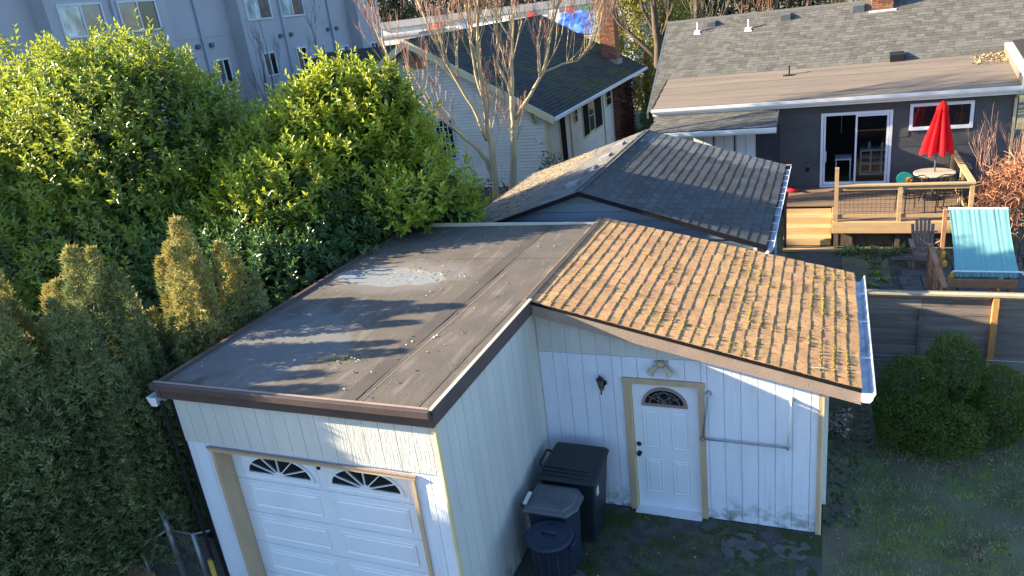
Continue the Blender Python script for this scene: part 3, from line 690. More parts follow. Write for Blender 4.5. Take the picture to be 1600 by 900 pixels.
def fan(cx, z0, a, b, y, par, nrays, fmat, gmat, fw, hub, rw, nm='fan_window', frame=True):
    fw_ = MB(); N_ = 22
    outr = half(cx, z0, a, b, N_); inn = half(cx, z0+fw*.6, a-fw*1.25, b-fw*1.6, N_)
    vs = []
    for (xo, zo), (xi, zi) in zip(outr, inn): vs += [(xo, y, zo), (xi, y, zi), (xo, y-.02, zo), (xi, y-.02, zi)]
    fs = []
    for i in range(N_):
        a_, b_ = 4*i, 4*i+4; fs += [(a_+2, a_+3, b_+3, b_+2), (a_+1, b_+1, b_+3, a_+3), (a_, a_+2, b_+2, b_)]
    fw_.add(vs, fs); fw_.box(cx-a, cx+a, y-.021, y, z0-.012, z0+fw*.75)
    f = fw_.build(nm, fmat, par)
    gm = MB(); pts = [(x, y-.004, z) for x, z in half(cx, z0+.01, a-fw*.8, b-fw, N_)]; gm.prism(pts, (0, .003, 0)); gm.build('pane', gmat, f) if par is G else gm.build('pane', gmat, gd if par is gd else par)
    return f
for cx in (-5.96, -4.745):
    raised(cx-.56, cx+.56, 1.8, 2.23, LY-.001, gd, 'window_surround', bw=.03, pr=.01)
    f = fan(cx, 1.875, .5, .3, LY-.012, gd, 6, 'white_paint', 'glass_dark', .03, .08, .016)
    for k in range(1, 6):
        t = math.pi*k/6; MB().bar((cx+.06*math.cos(t), LY-.026, 1.885+.05*math.sin(t)), (cx+.475*math.cos(t), LY-.026, 1.885+.275*math.sin(t)), .012, .016, (0, 1, 0)).build('muntin', 'white_paint', gd)
    m = MB(); m.prism([(x, LY-.022, z) for x, z in half(cx, 1.88, .085, .07, 10)], (0, -.012, 0)); m.build('fan_hub', 'white_paint', gd)
B(-5.385, -5.35, LY-.02, LY, 2.06, 2.13).build('door_vent', 'black_trim', gd)

# --- entry door in the tiled wing
ed_ = B(-2.335, -1.475, WY+.05, WY+.09, .03, 2.0).build('entry_door', 'white_paint', G)
for (x0, x1, z0, z1) in [(-2.21, -1.98, 1.0, 1.6), (-1.84, -1.61, 1.0, 1.6), (-2.21, -1.98, .28, .82), (-1.84, -1.61, .28, .82)]: raised(x0, x1, z0, z1, WY+.049, ed_, 'door_panel', bw=.028, pr=.01)
f = fan(-1.91, 1.665, .3, .27, WY+.048, ed_, 0, 'mauve_frame', 'glass_dark', .035, 0, 0)
m = MB()
for a_, b_, c_ in ((.2, .17, -1.91), (.1, .1, -2.0), (.1, .1, -1.82), (.08, .19, -1.91)):
    m.tube([(x, WY+.036, z) for x, z in half(c_, 1.69, a_, b_, 10)], .0035, 4)
for dx_ in (-.2, -.1, .1, .2): m.tube([(-1.91, WY+.036, 1.69), (-1.91+dx_*1.05, WY+.036, 1.69+.2*(1-abs(dx_)*2.2))], .003, 4)
m.build('leaded_came', 'lead_came', ed_)
for z in (.9, 1.04):
    m = MB(); m.tube([(-2.285, WY+.05, z), (-2.285, WY+.035, z)], .032, 12); m.tube([(-2.285, WY+.036, z), (-2.285, WY-.005 if z < 1 else WY+.02, z)], [.014, .03 if z < 1 else .02], 12); m.build('door_knob' if z < 1 else 'deadbolt', 'black_metal', ed_, True)
B(-2.435, -2.35, WY-.03, WY+.1, 0, 2.07).build('door_jamb', 'tan_trim', G)
B(-1.462, -1.385, WY-.03, WY+.1, 0, 2.07).build('door_jamb', 'tan_trim', G)
B(-2.36, -2.34, WY+.0, WY+.09, 0, 2.0).build('door_stop', 'cream_trim', G)
B(-2.445, -1.375, WY-.034, WY+.1, 2.005, 2.08).build('door_header', 'tan_trim', G)
B(-2.36, -1.46, WY-.1, WY+.08, .0, .028).build('door_sill', 'white_trim', G)

# --- things on the door wall
t = thing('wall_lantern', 'small black coach lantern fixed to the white wall left of the entry door', 'lantern', (-2.71, WY-.01, 2.02))
lm = lambda x, y, z: (-2.7+(x+2.7)*.72, WY-.01+(y-WY+.01)*.72, 1.98+(z-1.98)*.72)
m = MB(); m.tube([(-2.68, WY-.01, 1.98), (-2.68, WY-.03, 1.98)], .036, 14); m.build('wall_plate', 'black_metal', t, True)
m = MB(); m.tube([lm(-2.68, WY-.02, 1.93), lm(-2.7, WY-.08, 1.84), lm(-2.72, WY-.12, 1.86), lm(-2.72, WY-.12, 1.95)], .008, 6); m.tube([lm(-2.72, WY-.12, 1.78), lm(-2.72, WY-.12, 1.9)], .011, 6); m.build('bracket', 'black_metal', t, True)
c_ = lm(-2.72, WY-.12, 1.93); MB().lathe(c_, [(.024, 0), (.046, .108)], 6).build('glass_shade', 'glass_blind', t)
m = MB(); m.lathe((c_[0], c_[1], c_[2]+.108), [(.06, 0), (.053, .014), (.015, .05), (.006, .07)], 6)
for k in range(6):
    a = 2*math.pi*k/6; m.tube([(c_[0]+.026*math.cos(a), c_[1]+.026*math.sin(a), c_[2]), (c_[0]+.049*math.cos(a), c_[1]+.049*math.sin(a), c_[2]+.112)], .005, 4)
m.lathe((c_[0], c_[1], c_[2]-.012), [(.026, 0), (.029, .014)], 8); m.build('lamp_cap', 'black_metal', t)
t = thing('floodlight', 'twin-headed brass floodlight above the white entry door', 'floodlight', (-1.91, WY-.01, 2.33))
m = MB(); m.box(-2.0, -1.82, WY-.03, WY-.006, 2.33, 2.36); m.lathe((-1.91, WY-.03, 2.28), [(.045, 0), (.055, .04), (.04, .08)], 12); m.build('mounting_plate', 'old_brass', t, True)
for s_ in (-1, 1):
    m = MB(); m.tube([(-1.91+s_*.04, WY-.04, 2.31), (-1.91+s_*.075, WY-.06, 2.27), (-1.91+s_*.13, WY-.13, 2.22)], [.018, .03, .052], 12); h_ = m.build('lamp_head', 'old_brass', t, True)
    MB().tube([(-1.91+s_*.131, WY-.132, 2.219), (-1.91+s_*.134, WY-.136, 2.216)], .045, 12).build('lamp_lens', 'pale_label', h_)
t = thing('drying_rail', 'grey pipe rail hanging in a wide U on the white wall right of the door', 'rail', (-.86, WY-.02, 1.95))
for x, x2 in ((-1.33, -1.42), (-.345, -.385)):
    MB().tube([(x, WY-.006, 1.94), (x, WY-.03, 1.94), (x, WY-.1, 1.94)], [.04, .022, .02], 10).build('knob', 'steel_pipe', t, True)
    MB().tube([(x, WY-.09, 1.94), (x2, WY-.06, 1.28)], .012, 8).build('drop_pipe', 'galvanised' if x < -1 else 'white_trim', t, True)
m = MB(); m.tube([(-1.46, WY-.06, 1.285), (-.36, WY-.06, 1.275)], .011, 8); m.build('cross_pipe', 'galvanised', t, True)
for x in (-1.42, -.385): MB().lathe((x, WY-.06, 1.25), [(.016, 0), (.02, .01), (.02, .045), (.016, .055)], 8).build('pipe_joint', 'galvanised', t)

# ================================================================== BINS
t = thing('wheeled_bin', 'large black wheeled bin with a flat wide lid, farthest of the three bins', 'bin', (-3.0, 7.85, 0))
m = MB(); m.hexa([(-3.3, 7.62, .05), (-2.72, 7.62, .05), (-2.72, 8.14, .05), (-3.3, 8.14, .05), (-3.38, 7.54, 1.03), (-2.64, 7.54, 1.03), (-2.64, 8.22, 1.03), (-3.38, 8.22, 1.03)]); m.build('body', 'bin_dark', t, bevel=.03)
m = MB(); m.hexa([(-3.42, 7.48, 1.03), (-2.59, 7.48, 1.03), (-2.62, 8.3, 1.06), (-3.4, 8.3, 1.06), (-3.4, 7.5, 1.07), (-2.61, 7.5, 1.07), (-2.68, 8.24, 1.14), (-3.34, 8.24, 1.14)]); m.build('lid', 'bin_dark', t, bevel=.02)
for k in range(3): MB().bar((-3.36+.0*k, 7.58+k*.07, 1.085+.008*k), (-2.72-.02*k, 7.56+k*.07, 1.075+.008*k), .015, .012).build('lid_rib', 'bin_dark', t)
m = MB(); m.tube([(-3.38, 7.75, 1.0), (-3.46, 7.8, 1.06), (-3.46, 8.1, 1.08), (-3.38, 8.15, 1.03)], .018, 8); m.build('handle', 'bin_dark', t, True)
MB().box(-2.7, -2.64, 7.66, 7.72, .78, .9).build('sticker', 'pale_label', t)
for yy in (7.62, 8.1): MB().tube([(-3.42, yy-.03, .1), (-3.42, yy+.03, .1)], .1, 14).build('wheel', 'black_metal', t)
t = thing('wheeled_bin', 'middle bin of the three, dark blue with a grey domed lid', 'bin', (-3.05, 7.2, 0))
m = MB(); prof = [(-.28, -.24), (.2, -.24), (.28, -.1), (.28, .12), (.18, .24), (-.28, .24)]
def loft(m, secs):
    n = len(secs[0]); vs = [p for s_ in secs for p in s_]; fs = [(i*n+j, i*n+(j+1) % n, (i+1)*n+(j+1) % n, (i+1)*n+j) for i in range(len(secs)-1) for j in range(n)]
    return m.add(vs, fs+[tuple(range(n))[::-1], tuple(range((len(secs)-1)*n, len(secs)*n))])
def sec(k, z, cx=-3.05, cy=7.2): return [(cx+x*k, cy+y*k, z) for x, y in prof]
loft(m, [sec(.86, .04), sec(1.0, .9), sec(1.06, .91), sec(1.06, .95)]); m.build('body', 'bin_blue', t, bevel=.015)
m = MB(); loft(m, [sec(1.16, .95), sec(1.2, .965), sec(1.18, .99), sec(.95, 1.0), sec(.9, 1.02), sec(.5, 1.035)]); m.build('lid', 'lid_grey', t, bevel=.008)
m = MB(); m.tube([(-3.2, 7.05+.0, 1.02), (-3.05, 7.1, 1.045), (-2.88, 7.07, 1.03)], .012, 5); m.tube([(-3.24, 7.3, 1.02), (-3.05, 7.28, 1.04), (-2.86, 7.31, 1.02)], .012, 5); m.build('lid_rib', 'lid_grey', t, True)
MB().bar((-3.39, 7.02, 1.0), (-3.39, 7.24, 1.02), .05, .02).build('handle', 'pale_label', t, bevel=.005)
MB().tube([(-3.34, 7.0, .96), (-3.42, 7.0, .99), (-3.42, 7.27, .99), (-3.34, 7.27, .96)], .018, 8).build('hinge_bar', 'black_metal', t)
t = thing('round_dustbin', 'round dark blue dustbin with a dished lid, nearest of the three bins', 'bin', (-2.95, 6.66, 0))
m = MB(); m.lathe((-2.95, 6.66, 0), [(.19, .01), (.2, .03), (.245, .84), (.262, .85), (.262, .88)], 28)
m.build('body', 'bin_blue', t, True)
for k in range(14):
    a = 2*math.pi*k/14; MB().bar((-2.95+.2*math.cos(a), 6.66+.2*math.sin(a), .1), (-2.95+.243*math.cos(a), 6.66+.243*math.sin(a), .8), .02, .014, (math.cos(a), math.sin(a), 0)).build('body_rib', 'bin_blue', t)
m = MB(); m.lathe((-2.95, 6.66, .88), [(.285, -.015), (.292, .0), (.285, .018), (.25, .03), (.235, .02), (.2, .024), (.1, .045), (.02, .05)], 32); m.build('lid', 'bin_blue', t, True)
m = MB(); m.tube([(-3.03, 6.66, .915), (-3.02, 6.64, .96), (-2.95, 6.63, .975), (-2.88, 6.64, .96), (-2.87, 6.66, .915)], .02, 8); m.build('lid_handle', 'bin_blue', t, True)
for s_ in (-1, 1): MB().tube([(-2.95+s_*.25, 6.6, .8), (-2.95+s_*.31, 6.6, .86), (-2.95+s_*.31, 6.72, .86), (-2.95+s_*.25, 6.72, .8)], .016, 6).build('side_handle', 'bin_blue', t, True)

# ================================================================== DARK BLUE GARAGE BEHIND
G2 = thing('blue_garage', 'dark blue boarded garage with a grey shingled gable roof behind the white garage', 'garage', (-4.07, 12.6, 0))
RX, RZ, EXR, EXL, EZ, Y0, Y1 = -4.07, 3.58, -.92, -7.12, 2.6, 12.33, 18.05
def zr2(x): return RZ-(x-RX)*(RZ-EZ)/(EXR-RX) if x > RX else RZ-(RX-x)*(RZ-EZ)/(RX-EXL)
z = 1.6; k = 0
while z < 3.45:
    zt = z+.172
    xr = RX+(RZ-.06-z)*(EXR-RX)/(RZ-EZ); xl = RX-(RZ-.06-z)*(RX-EXL)/(RZ-EZ)
    xr = min(xr, -1.12); xl = max(xl, -6.9)
    zt2 = min(zt+.01, RZ-.06)
    xr2 = min(RX+(RZ-.06-zt2)*(EXR-RX)/(RZ-EZ), -1.12); xl2 = max(RX-(RZ-.06-zt2)*(RX-EXL)/(RZ-EZ), -6.9)
    segs = [xl, -4.6 if k % 2 else -3.2, xr] if z < 2.9 else [xl, xr]
    for a, b in zip(segs[:-1], segs[1:]):
        ta = xl2 if a == xl else a; tb = xr2 if b == xr else b
        if ta >= tb: ta = tb = (xl2+xr2)/2; tb += .01
        MB().hexa([(a+.002, 12.55, z), (b-.002, 12.55, z), (b-.002, 12.6, z), (a+.002, 12.6, z), (ta+.002, 12.58, zt2-.024), (tb-.002, 12.58, zt2-.024), (tb-.002, 12.6, zt2-.024), (ta+.002, 12.6, zt2-.024)]).build('siding_board', 'blue_board', G2)
    z = zt; k += 1
MB().prism([(-6.9, 12.603, 0), (-1.12, 12.603, 0), (-1.12, 12.603, 2.58), (RX, 12.603, 3.5), (-6.9, 12.603, 2.6)], (0, .05, 0)).build('gable_wall', 'black_trim', G2)  # near-black backing seen through board gaps imitates the lap shadows
B(-1.16, -1.12, 12.66, 17.9, 0, 2.6).build('side_wall', 'dark_wall', G2)
B(-6.9, -6.86, 12.66, 17.9, 0, 2.6).build('side_wall', 'dark_wall', G2)
MB().prism([(-6.9, 17.86, 0), (-1.12, 17.86, 0), (-1.12, 17.86, 2.58), (RX, 17.86, 3.5), (-6.9, 17.86, 2.6)], (0, .04, 0)).build('gable_wall', 'dark_wall', G2)
for s_, ex in ((1, EXR), (-1, EXL)):
    MB().hexa([(RX, Y0, RZ-.08), (ex, Y0, EZ-.08), (ex, Y1, EZ-.08), (RX, Y1, RZ-.08), (RX, Y0, RZ-.01), (ex, Y0, EZ-.01), (ex, Y1, EZ-.01), (RX, Y1, RZ-.01)]).build('roof_deck', 'underlay', G2)
    MB().hexa([(RX, Y0-.03, RZ-.07), (ex, Y0-.03, EZ-.07), (ex, Y0-.003, EZ-.07), (RX, Y0-.003, RZ-.07), (RX, Y0-.03, RZ+.0), (ex, Y0-.03, EZ+.0), (ex, Y0-.003, EZ+.0), (RX, Y0-.003, RZ+.0)]).build('rake_board', 'black_trim', G2)
sl2 = math.hypot(EXR-RX, RZ-EZ)
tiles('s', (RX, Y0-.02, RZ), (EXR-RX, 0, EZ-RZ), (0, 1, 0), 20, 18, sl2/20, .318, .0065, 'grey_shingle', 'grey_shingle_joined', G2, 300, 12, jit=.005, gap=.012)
sl3 = math.hypot(EXL-RX, RZ-EZ)
tiles('s', (RX, Y0-.02, RZ), (EXL-RX, 0, EZ-RZ), (0, 1, 0), 20, 18, sl3/20, .318, .009, 'grey_shingle', 'grey_shingle_joined', G2, 0, 13, joined=True)
for k in range(18):
    ya = Y0+k*.311; MB().hexa([(RX-.13, ya, RZ-.03), (RX, ya, RZ+.02), (RX, ya+.33, RZ+.014), (RX-.13, ya+.33, RZ-.034), (RX+.13, ya, RZ-.03), (RX+.002, ya, RZ+.026), (RX+.002, ya+.33, RZ+.02), (RX+.13, ya+.33, RZ-.034)]).build('ridge_cap', 'grey_shingle', G2)
def zl2(x): return RZ-(RX-x)*(RZ-EZ)/(RX-EXL)
for yv in (13.25, 14.45, 15.6, 16.8):
    x = RX-.36; zz = zl2(x)
    MB().hexa([(x-.13, yv-.15, zz-.04), (x+.1, yv-.15, zz+.03), (x+.1, yv+.15, zz+.03), (x-.13, yv+.15, zz-.04), (x-.15, yv-.13, zz+.03), (x+.08, yv-.13, zz+.1), (x+.08, yv+.13, zz+.1), (x-.15, yv+.13, zz+.03)]).build('roof_vent', 'concrete_grey', G2, bevel=.01)
MB().prism([(EXR+.005, Y0, EZ-.11), (EXR+.1, Y0, EZ-.1), (EXR+.12, Y0, EZ-.02), (EXR+.105, Y0, EZ-.02), (EXR+.09, Y0, EZ-.09), (EXR+.015, Y0, EZ-.1)], (0, 5.7, 0)).build('gutter', 'white_gutter', G2)
for k in range(12): MB().bar((EXR-.01, 12.6+k*.5, EZ-.012), (EXR+.12, 12.6+k*.5, EZ-.012), .02, .006).build('gutter_strap', 'white_trim', G2)
MB().box(-1.14, -1.08, 12.45, 12.52, 1.4, 2.5).build('downspout', 'white_gutter', G2)
MB().tube([(-.87, 12.4, 2.5), (-.9, 12.45, 2.42), (-1.03, 12.5, 2.35), (-1.03, 12.5, 1.4)], .04, 8).build('downspout', 'white_gutter', G2)
MB().tube([(-1.06, 16.6, 2.1), (-1.06, 16.6, .5)], .03, 8).build('downspout', 'white_gutter', G2)
n = 900; r = np.random.default_rng(88); P = np.stack([-7.1+1.9*r.random(n)**1.5, r.uniform(12.4, 17.9, n), np.zeros(n)], 1); P[:, 2] = zl2(P[:, 0])+.03
litter('leaf_litter', P, .04, 'roof_litter', 42, '', G2)
tag(B(-1.04, -.98, 19.7, 19.78, 0, 2.2).build('dark_post', 'black_trim'), 'tall dark post beside the top of the wooden steps', 'post')

# ================================================================== FENCES, RIGHT
F1 = thing('plank_fence', 'weathered grey horizontal plank fence with a pale cap rail behind the round bushes', 'fence', (.5, 12.95, 0))
posts = [.52, 1.47, 2.47, 3.9, 5.4]
for i, (a, b) in enumerate(zip([.3]+posts[1:], posts[1:]+[6.8])):
    z = .03; k = 0; rr = random.Random(50+i)
    while z < 1.5:
        h = .145
        MB().hexa([(a+.004, 12.955, z), (b-.004, 12.955+rr.uniform(-.004, .004), z+rr.uniform(-.003, .003)), (b-.004, 12.975, z), (a+.004, 12.975, z), (a+.004, 12.95, z+h-.012), (b-.004, 12.95, z+h-.012+rr.uniform(-.003, .003)), (b-.004, 12.975, z+h-.012), (a+.004, 12.975, z+h-.012)]).build('fence_plank', 'fence_wood', F1); z += h; k += 1
for x in (.52, 2.5, 5.4): B(x-.045, x+.045, 12.86, 12.947, 0, 1.55).build('post', 'cedar_post', F1, bevel=.006)
B(1.44, 1.49, 12.9, 12.948, 0, 1.3).build('post', 'fence_wood', F1)
B(3.87, 3.93, 12.9, 12.948, 0, 1.5).build('post', 'fence_wood', F1)
B(.4, 6.8, 12.85, 12.99, 1.565, 1.605).build('cap_rail', 'fence_cap', F1, bevel=.004)
B(.4, 6.8, 12.93, 12.95, 1.50, 1.562).build('top_batten', 'play_wood', F1)
def chain(thing_, p, q, h, mat='galvanised', cell=.06, r_=.0022, z0=.02):
    """diamond wire mesh between two points"""
    p = Vector(p); q = Vector(q); L_ = (q-p).length; d = (q-p)/L_; m = MB()
    n = int(L_/cell)
    for i in range(-int(h/cell), n+1):
        for s_ in (1, -1):
            # line from (i*cell, 0) going up diagonally
            a0 = i*cell; a1 = a0+h
            if s_ < 0: u0, v0, u1, v1 = a1, 0, a0, h
            else: u0, v0, u1, v1 = a0, 0, a1, h
            # clip
            def cl(u0, v0, u1, v1):
                du = u1-u0; dv = v1-v0; t0, t1 = 0, 1
                for lo, hi in ((0, L_),):
                    ta, tb = (lo-u0)/du, (hi-u0)/du
                    if ta > tb: ta, tb = tb, ta
                    t0 = max(t0, ta); t1 = min(t1, tb)
                return (u0+du*t0, v0+dv*t0, u0+du*t1, v0+dv*t1) if t1 > t0 else None
            c = cl(u0, v0, u1, v1)
            if c: m.tube([p+d*c[0]+Vector((0, 0, z0+c[1])), p+d*c[2]+Vector((0, 0, z0+c[3]))], r_, 3, cap=False)
    return m.build('wire_mesh', mat, thing_, kind='stuff')
F2 = thing('chain_link_fence', 'low chain link fence with a grey top rail running behind the round bushes', 'fence', (.6, 12.2, 0))
MB().tube([(.5, 12.2, .77), (6.8, 12.25, .77)], .014, 8).build('top_rail', 'galvanised', F2, True)
for x in (.5, 2.9, 5.3): MB().tube([(x, 12.2, 0), (x, 12.2, .82)], .022, 8).build('post', 'galvanised', F2, True)
chain(F2, (.5, 12.2, 0), (6.8, 12.25, 0), .74, cell=.07, r_=.0024)

# ================================================================== BUSHES, CAGES
def bush(name, label, ells, dens, mat, seed, leaf=.028, up=.4, trunk=None):
    c0 = ells[0][0]; t = thing(name, label, 'bush', (c0[0], c0[1], 0), 'clipped round bushes on the lawn')
    P, O = ell_pts(ells, dens, inner=.75, seed=seed, bump=.2, f=4.2); k = P[:, 2] > .05; P, O = P[k], O[k]; r = np.random.default_rng(seed); n = len(P)
    Ps, Ds, Ns = [], [], []
    for j in range(5):
        d = unit(O*.8+np.array([0, 0, up])+r.normal(size=(n, 3))*.55); Ps.append(P+O*r.uniform(0, .04, n)[:, None]+r.normal(size=(n, 3))*.012); Ds.append(d); Ns.append(unit(O+r.normal(size=(n, 3))*.5))
    Ps, Ds, Ns = map(np.concatenate, (Ps, Ds, Ns)); l_ = leaf*r.uniform(.7, 1.3, len(Ps)); V_, F_ = leaves_at(Ps, Ds, Ns, l_, l_*.5)
    np_mesh('foliage', V_, F_, mat, t, kind='stuff')
    m = MB(); rr = random.Random(seed)
    for (c, rad) in ells:
        for q in range(5): m.tube([(c0[0], c0[1], 0), ((c0[0]+c[0])/2+rr.uniform(-.1, .1), (c0[1]+c[1])/2, c[2]*.5), (c[0]+rr.uniform(-.5, .5)*rad[0], c[1]+rr.uniform(-.5, .5)*rad[1], c[2]+rad[2]*.5)], [.03, .02, .008], 5)
    m.build('branches', 'bark', t)
    return t
bush('round_bush', 'large round dark green bush nearest the garage corner', [((1.22, 11.1, .72), (.42, .42, .58)), ((1.15, 10.85, .42), (.46, .42, .45)), ((1.62, 10.75, .34), (.5, .4, .4))], 1000, 'box_leaf', 61)
bush('round_bush', 'upright round green bush in the middle of the three, touching the wire fence', [((1.8, 11.55, .85), (.36, .38, .6)), ((1.75, 11.5, .4), (.36, .38, .45))], 1000, 'box_leaf', 62)
bush('round_bush', 'rightmost clipped green bush with a reddish patch beside the orange fence post', [((2.45, 11.5, .42), (.36, .4, .56)), ((2.3, 11.2, .28), (.34, .35, .34))], 1000, 'box_leaf', 63)
t = thing('tomato_cage', 'tapered stack of rusty wire plant cages beside the white garage corner', 'plant cage', (.5, 10.55, 0))
rr = random.Random(3)
for k in range(12):
    z = .03+k*.095; rad = .25*(1-.055*k); m = MB(); a0 = rr.uniform(0, 6)
    m.tube([(.5+rad*math.cos(a)+rr.uniform(-.008, .008), 10.55+rad*math.sin(a), z+.015*math.sin(a+a0)) for a in [2*math.pi*i/18 for i in range(19)]], .0045, 4, cap=False); m.build('wire_ring', 'rusty_wire', t)
    if k % 2 == 0: m = MB(); m.tube([(.5+rad*1.05*math.cos(a), 10.55+rad*1.05*math.sin(a), z+.03+.012*math.sin(a+a0*2)) for a in [2*math.pi*i/18 for i in range(19)]], .004, 4, cap=False); m.build('wire_ring', 'rusty_wire', t)
for k in range(8):
    a = k*.785+.2; MB().tube([(.5+.26*math.cos(a), 10.55+.26*math.sin(a), 0), (.5+.1*math.cos(a), 10.55+.1*math.sin(a), 1.14)], .0045, 4).build('wire_leg', 'rusty_wire', t)
t = thing('planter_box', 'shallow black wire planter of crumpled pale leaves fixed behind the garage corner', 'planter', (.2, 9.5, .9))
m = MB()
for z in (.95, 1.12): m.tube([(.02, 9.3, z), (.34, 9.3, z), (.34, 9.75, z), (.02, 9.75, z), (.02, 9.3, z)], .008, 4)
for q in range(5): m.tube([(.02+.08*q, 9.3, 1.12), (.02+.08*q, 9.3, .95), (.02+.08*q, 9.75, .95)], .006, 4)
m.build('wire_basket', 'black_metal', t)
r = np.random.default_rng(6); P = np.stack([r.uniform(.03, .34, 90), r.uniform(9.3, 9.74, 90), r.uniform(.96, 1.16, 90)], 1)
litter('dead_plants', P, .08, 'dry_leaf', 61, '', t)
n = 160; r = np.random.default_rng(66); P = np.stack([r.uniform(.08, .5, n), r.uniform(8.7, 11.5, n), np.full(n, .02)], 1)
tag(lumps('stones', P, .035, 'concrete', None, .7, 9), 'small stones and soil clods along the garage side wall', 'stones')

# ================================================================== LEFT SIDE: conifers, laurels
ced = [  # base, top, radius
 ((-8.35, 5.85), 4.72, .6, 'tall dark cedar with a browned, sun-tinted tip, standing nearest the garage front corner'),
 ((-8.95, 5.3), 4.25, .52, 'dark columnar cedar in the front row, just left of the one at the garage corner'),
 ((-9.75, 5.25), 3.5, .55, 'shorter columnar cedar with a golden crown near the left edge of the photo'),
 ((-10.1, 4.9), 3.0, .48, 'low cedar cut by the left edge of the photo'),
 ((-8.1, 7.25), 4.65, .66, 'golden brown cedar close against the left edge of the flat roof'),
 ((-8.6, 6.6), 3.7, .42, 'narrow dark cedar tucked behind the golden brown one'),
 ((-9.7, 6.35), 4.0, .62, 'cedar with two golden peaks behind the front row'),
 ((-10.8, 6.2), 3.75, .62, 'cedar in the back row near the left photo edge with a pale tip'),
 ((-11.6, 6.0), 3.2, .5, 'farthest left cedar of the back row'),
 ((-8.95, 4.85), 4.8, .52, 'first cedar of the row in front of the garage door'),
 ((-9.3, 4.1), 4.55, .6, 'second cedar of the row in front of the garage door'),
 ((-9.9, 3.2), 4.6, .6, 'third cedar of the row in front of the garage door'),
 ((-7.75, 7.75), 3.9, .34, 'small cedar squeezed between the golden brown one and the dark laurel'),
]
for i, ((x, y), h, r0, lab) in enumerate(ced):
    t = thing('cedar_tree', lab, 'cedar', (x, y, 0), 'columnar cedars left of the garage')
    conifer_crown((x, y, .35), (x+.05, y, h), r0*1.02, 'cedar_green', 'cedar_sunlit_tip', t, 100+i, tipq={4: .68, 2: .75, 3: .75, 12: .75}.get(i, .86), dens=400 if i not in (9, 10, 11) else 260, size=.09 if i not in (9, 10, 11) else .13)
    MB().tube([(x, y, 0), (x+.02, y, .5)], [.13, .09], 8).build('bare_stem', 'bark', t, True)
def laurel(label, base, ells, dens, mat, seed, zmin=.2, keepf=None, leaf=.125, per=11):
    t = thing('laurel_tree', label, 'laurel', (base[0], base[1], 0), 'cherry laurels behind the cedars')
    laurel_crown(ells, dens, mat, t, seed, leaf=leaf, zmin=zmin, keepf=keepf, per=per)
    rr = random.Random(seed); m = MB()
    for (c, rad) in ells:
        for q in range(6):
            e = Vector(c)+Vector((rr.uniform(-.7, .7)*rad[0], rr.uniform(-.7, .7)*rad[1], rr.uniform(0, .8)*rad[2]))
            b0 = Vector((base[0]+rr.uniform(-.25, .25), base[1]+rr.uniform(-.25, .25), 0)); mid = b0.lerp(e, .5)+Vector((rr.uniform(-.2, .2), rr.uniform(-.2, .2), .4))
            m.tube([b0, mid, e], [.07, .045, .012], 6)
    m.build('limbs', 'bark', t, True)
    return t
offroof = lambda P: ~((P[:, 0] > -7.25) & (P[:, 1] < 12.0) & (P[:, 2] < 3.3))
laurel('huge sunlit laurel at the far left below the apartment windows', (-13.4, 11.3),
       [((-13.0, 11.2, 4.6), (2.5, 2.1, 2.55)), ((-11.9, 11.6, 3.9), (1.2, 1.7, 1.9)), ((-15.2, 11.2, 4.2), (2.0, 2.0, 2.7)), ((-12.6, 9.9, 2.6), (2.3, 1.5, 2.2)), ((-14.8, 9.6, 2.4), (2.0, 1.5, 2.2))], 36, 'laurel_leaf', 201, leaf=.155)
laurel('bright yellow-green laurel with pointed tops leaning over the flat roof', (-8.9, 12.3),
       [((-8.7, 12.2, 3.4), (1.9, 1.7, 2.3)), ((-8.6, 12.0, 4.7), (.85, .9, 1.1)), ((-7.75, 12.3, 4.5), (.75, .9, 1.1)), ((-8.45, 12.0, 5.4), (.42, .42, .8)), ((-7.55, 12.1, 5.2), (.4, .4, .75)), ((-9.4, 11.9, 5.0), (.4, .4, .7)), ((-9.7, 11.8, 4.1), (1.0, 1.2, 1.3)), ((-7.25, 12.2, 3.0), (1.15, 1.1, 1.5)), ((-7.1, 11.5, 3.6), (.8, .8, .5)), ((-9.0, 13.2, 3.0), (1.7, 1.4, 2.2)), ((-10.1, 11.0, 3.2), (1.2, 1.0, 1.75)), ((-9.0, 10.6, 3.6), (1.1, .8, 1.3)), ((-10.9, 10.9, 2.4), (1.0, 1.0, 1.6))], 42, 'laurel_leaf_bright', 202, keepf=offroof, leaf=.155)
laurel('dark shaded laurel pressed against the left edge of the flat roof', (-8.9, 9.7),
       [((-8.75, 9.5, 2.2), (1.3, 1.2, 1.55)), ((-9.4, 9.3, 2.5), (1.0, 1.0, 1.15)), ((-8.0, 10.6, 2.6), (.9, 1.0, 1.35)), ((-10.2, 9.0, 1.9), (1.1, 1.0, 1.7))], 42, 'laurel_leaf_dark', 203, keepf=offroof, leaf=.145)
# twiggy bare shrub and stems near the garage foot
F3 = thing('chain_link_fence', 'chain link fence with a thick galvanised post left of the garage door', 'fence', (-7.9, 5.6, 0))
MB().tube([(-7.93, 5.6, 0), (-7.93, 5.6, 1.2)], .038, 10).build('post', 'galvanised', F3, True)
MB().tube([(-7.5, 5.6, 0), (-7.5, 5.6, .92)], .03, 10).build('post', 'galvanised', F3, True)
MB().tube([(-8.45, 5.5, -.0), (-8.45, 5.5, .5)], .025, 8).build('post', 'galvanised', F3, True)
MB().tube([(-7.93, 5.6, .9), (-9.9, 5.2, .9-1.15)], .016, 8).build('brace_rail', 'galvanised', F3, True)
MB().tube([(-7.93, 5.6, .9), (-7.5, 5.6, .9), (-7.2, 5.62, 1.0)], .015, 8).build('top_rail', 'galvanised', F3, True)
chain(F3, (-7.93, 5.6, 0), (-7.16, 5.6, 0), .88, cell=.06, r_=.0025)
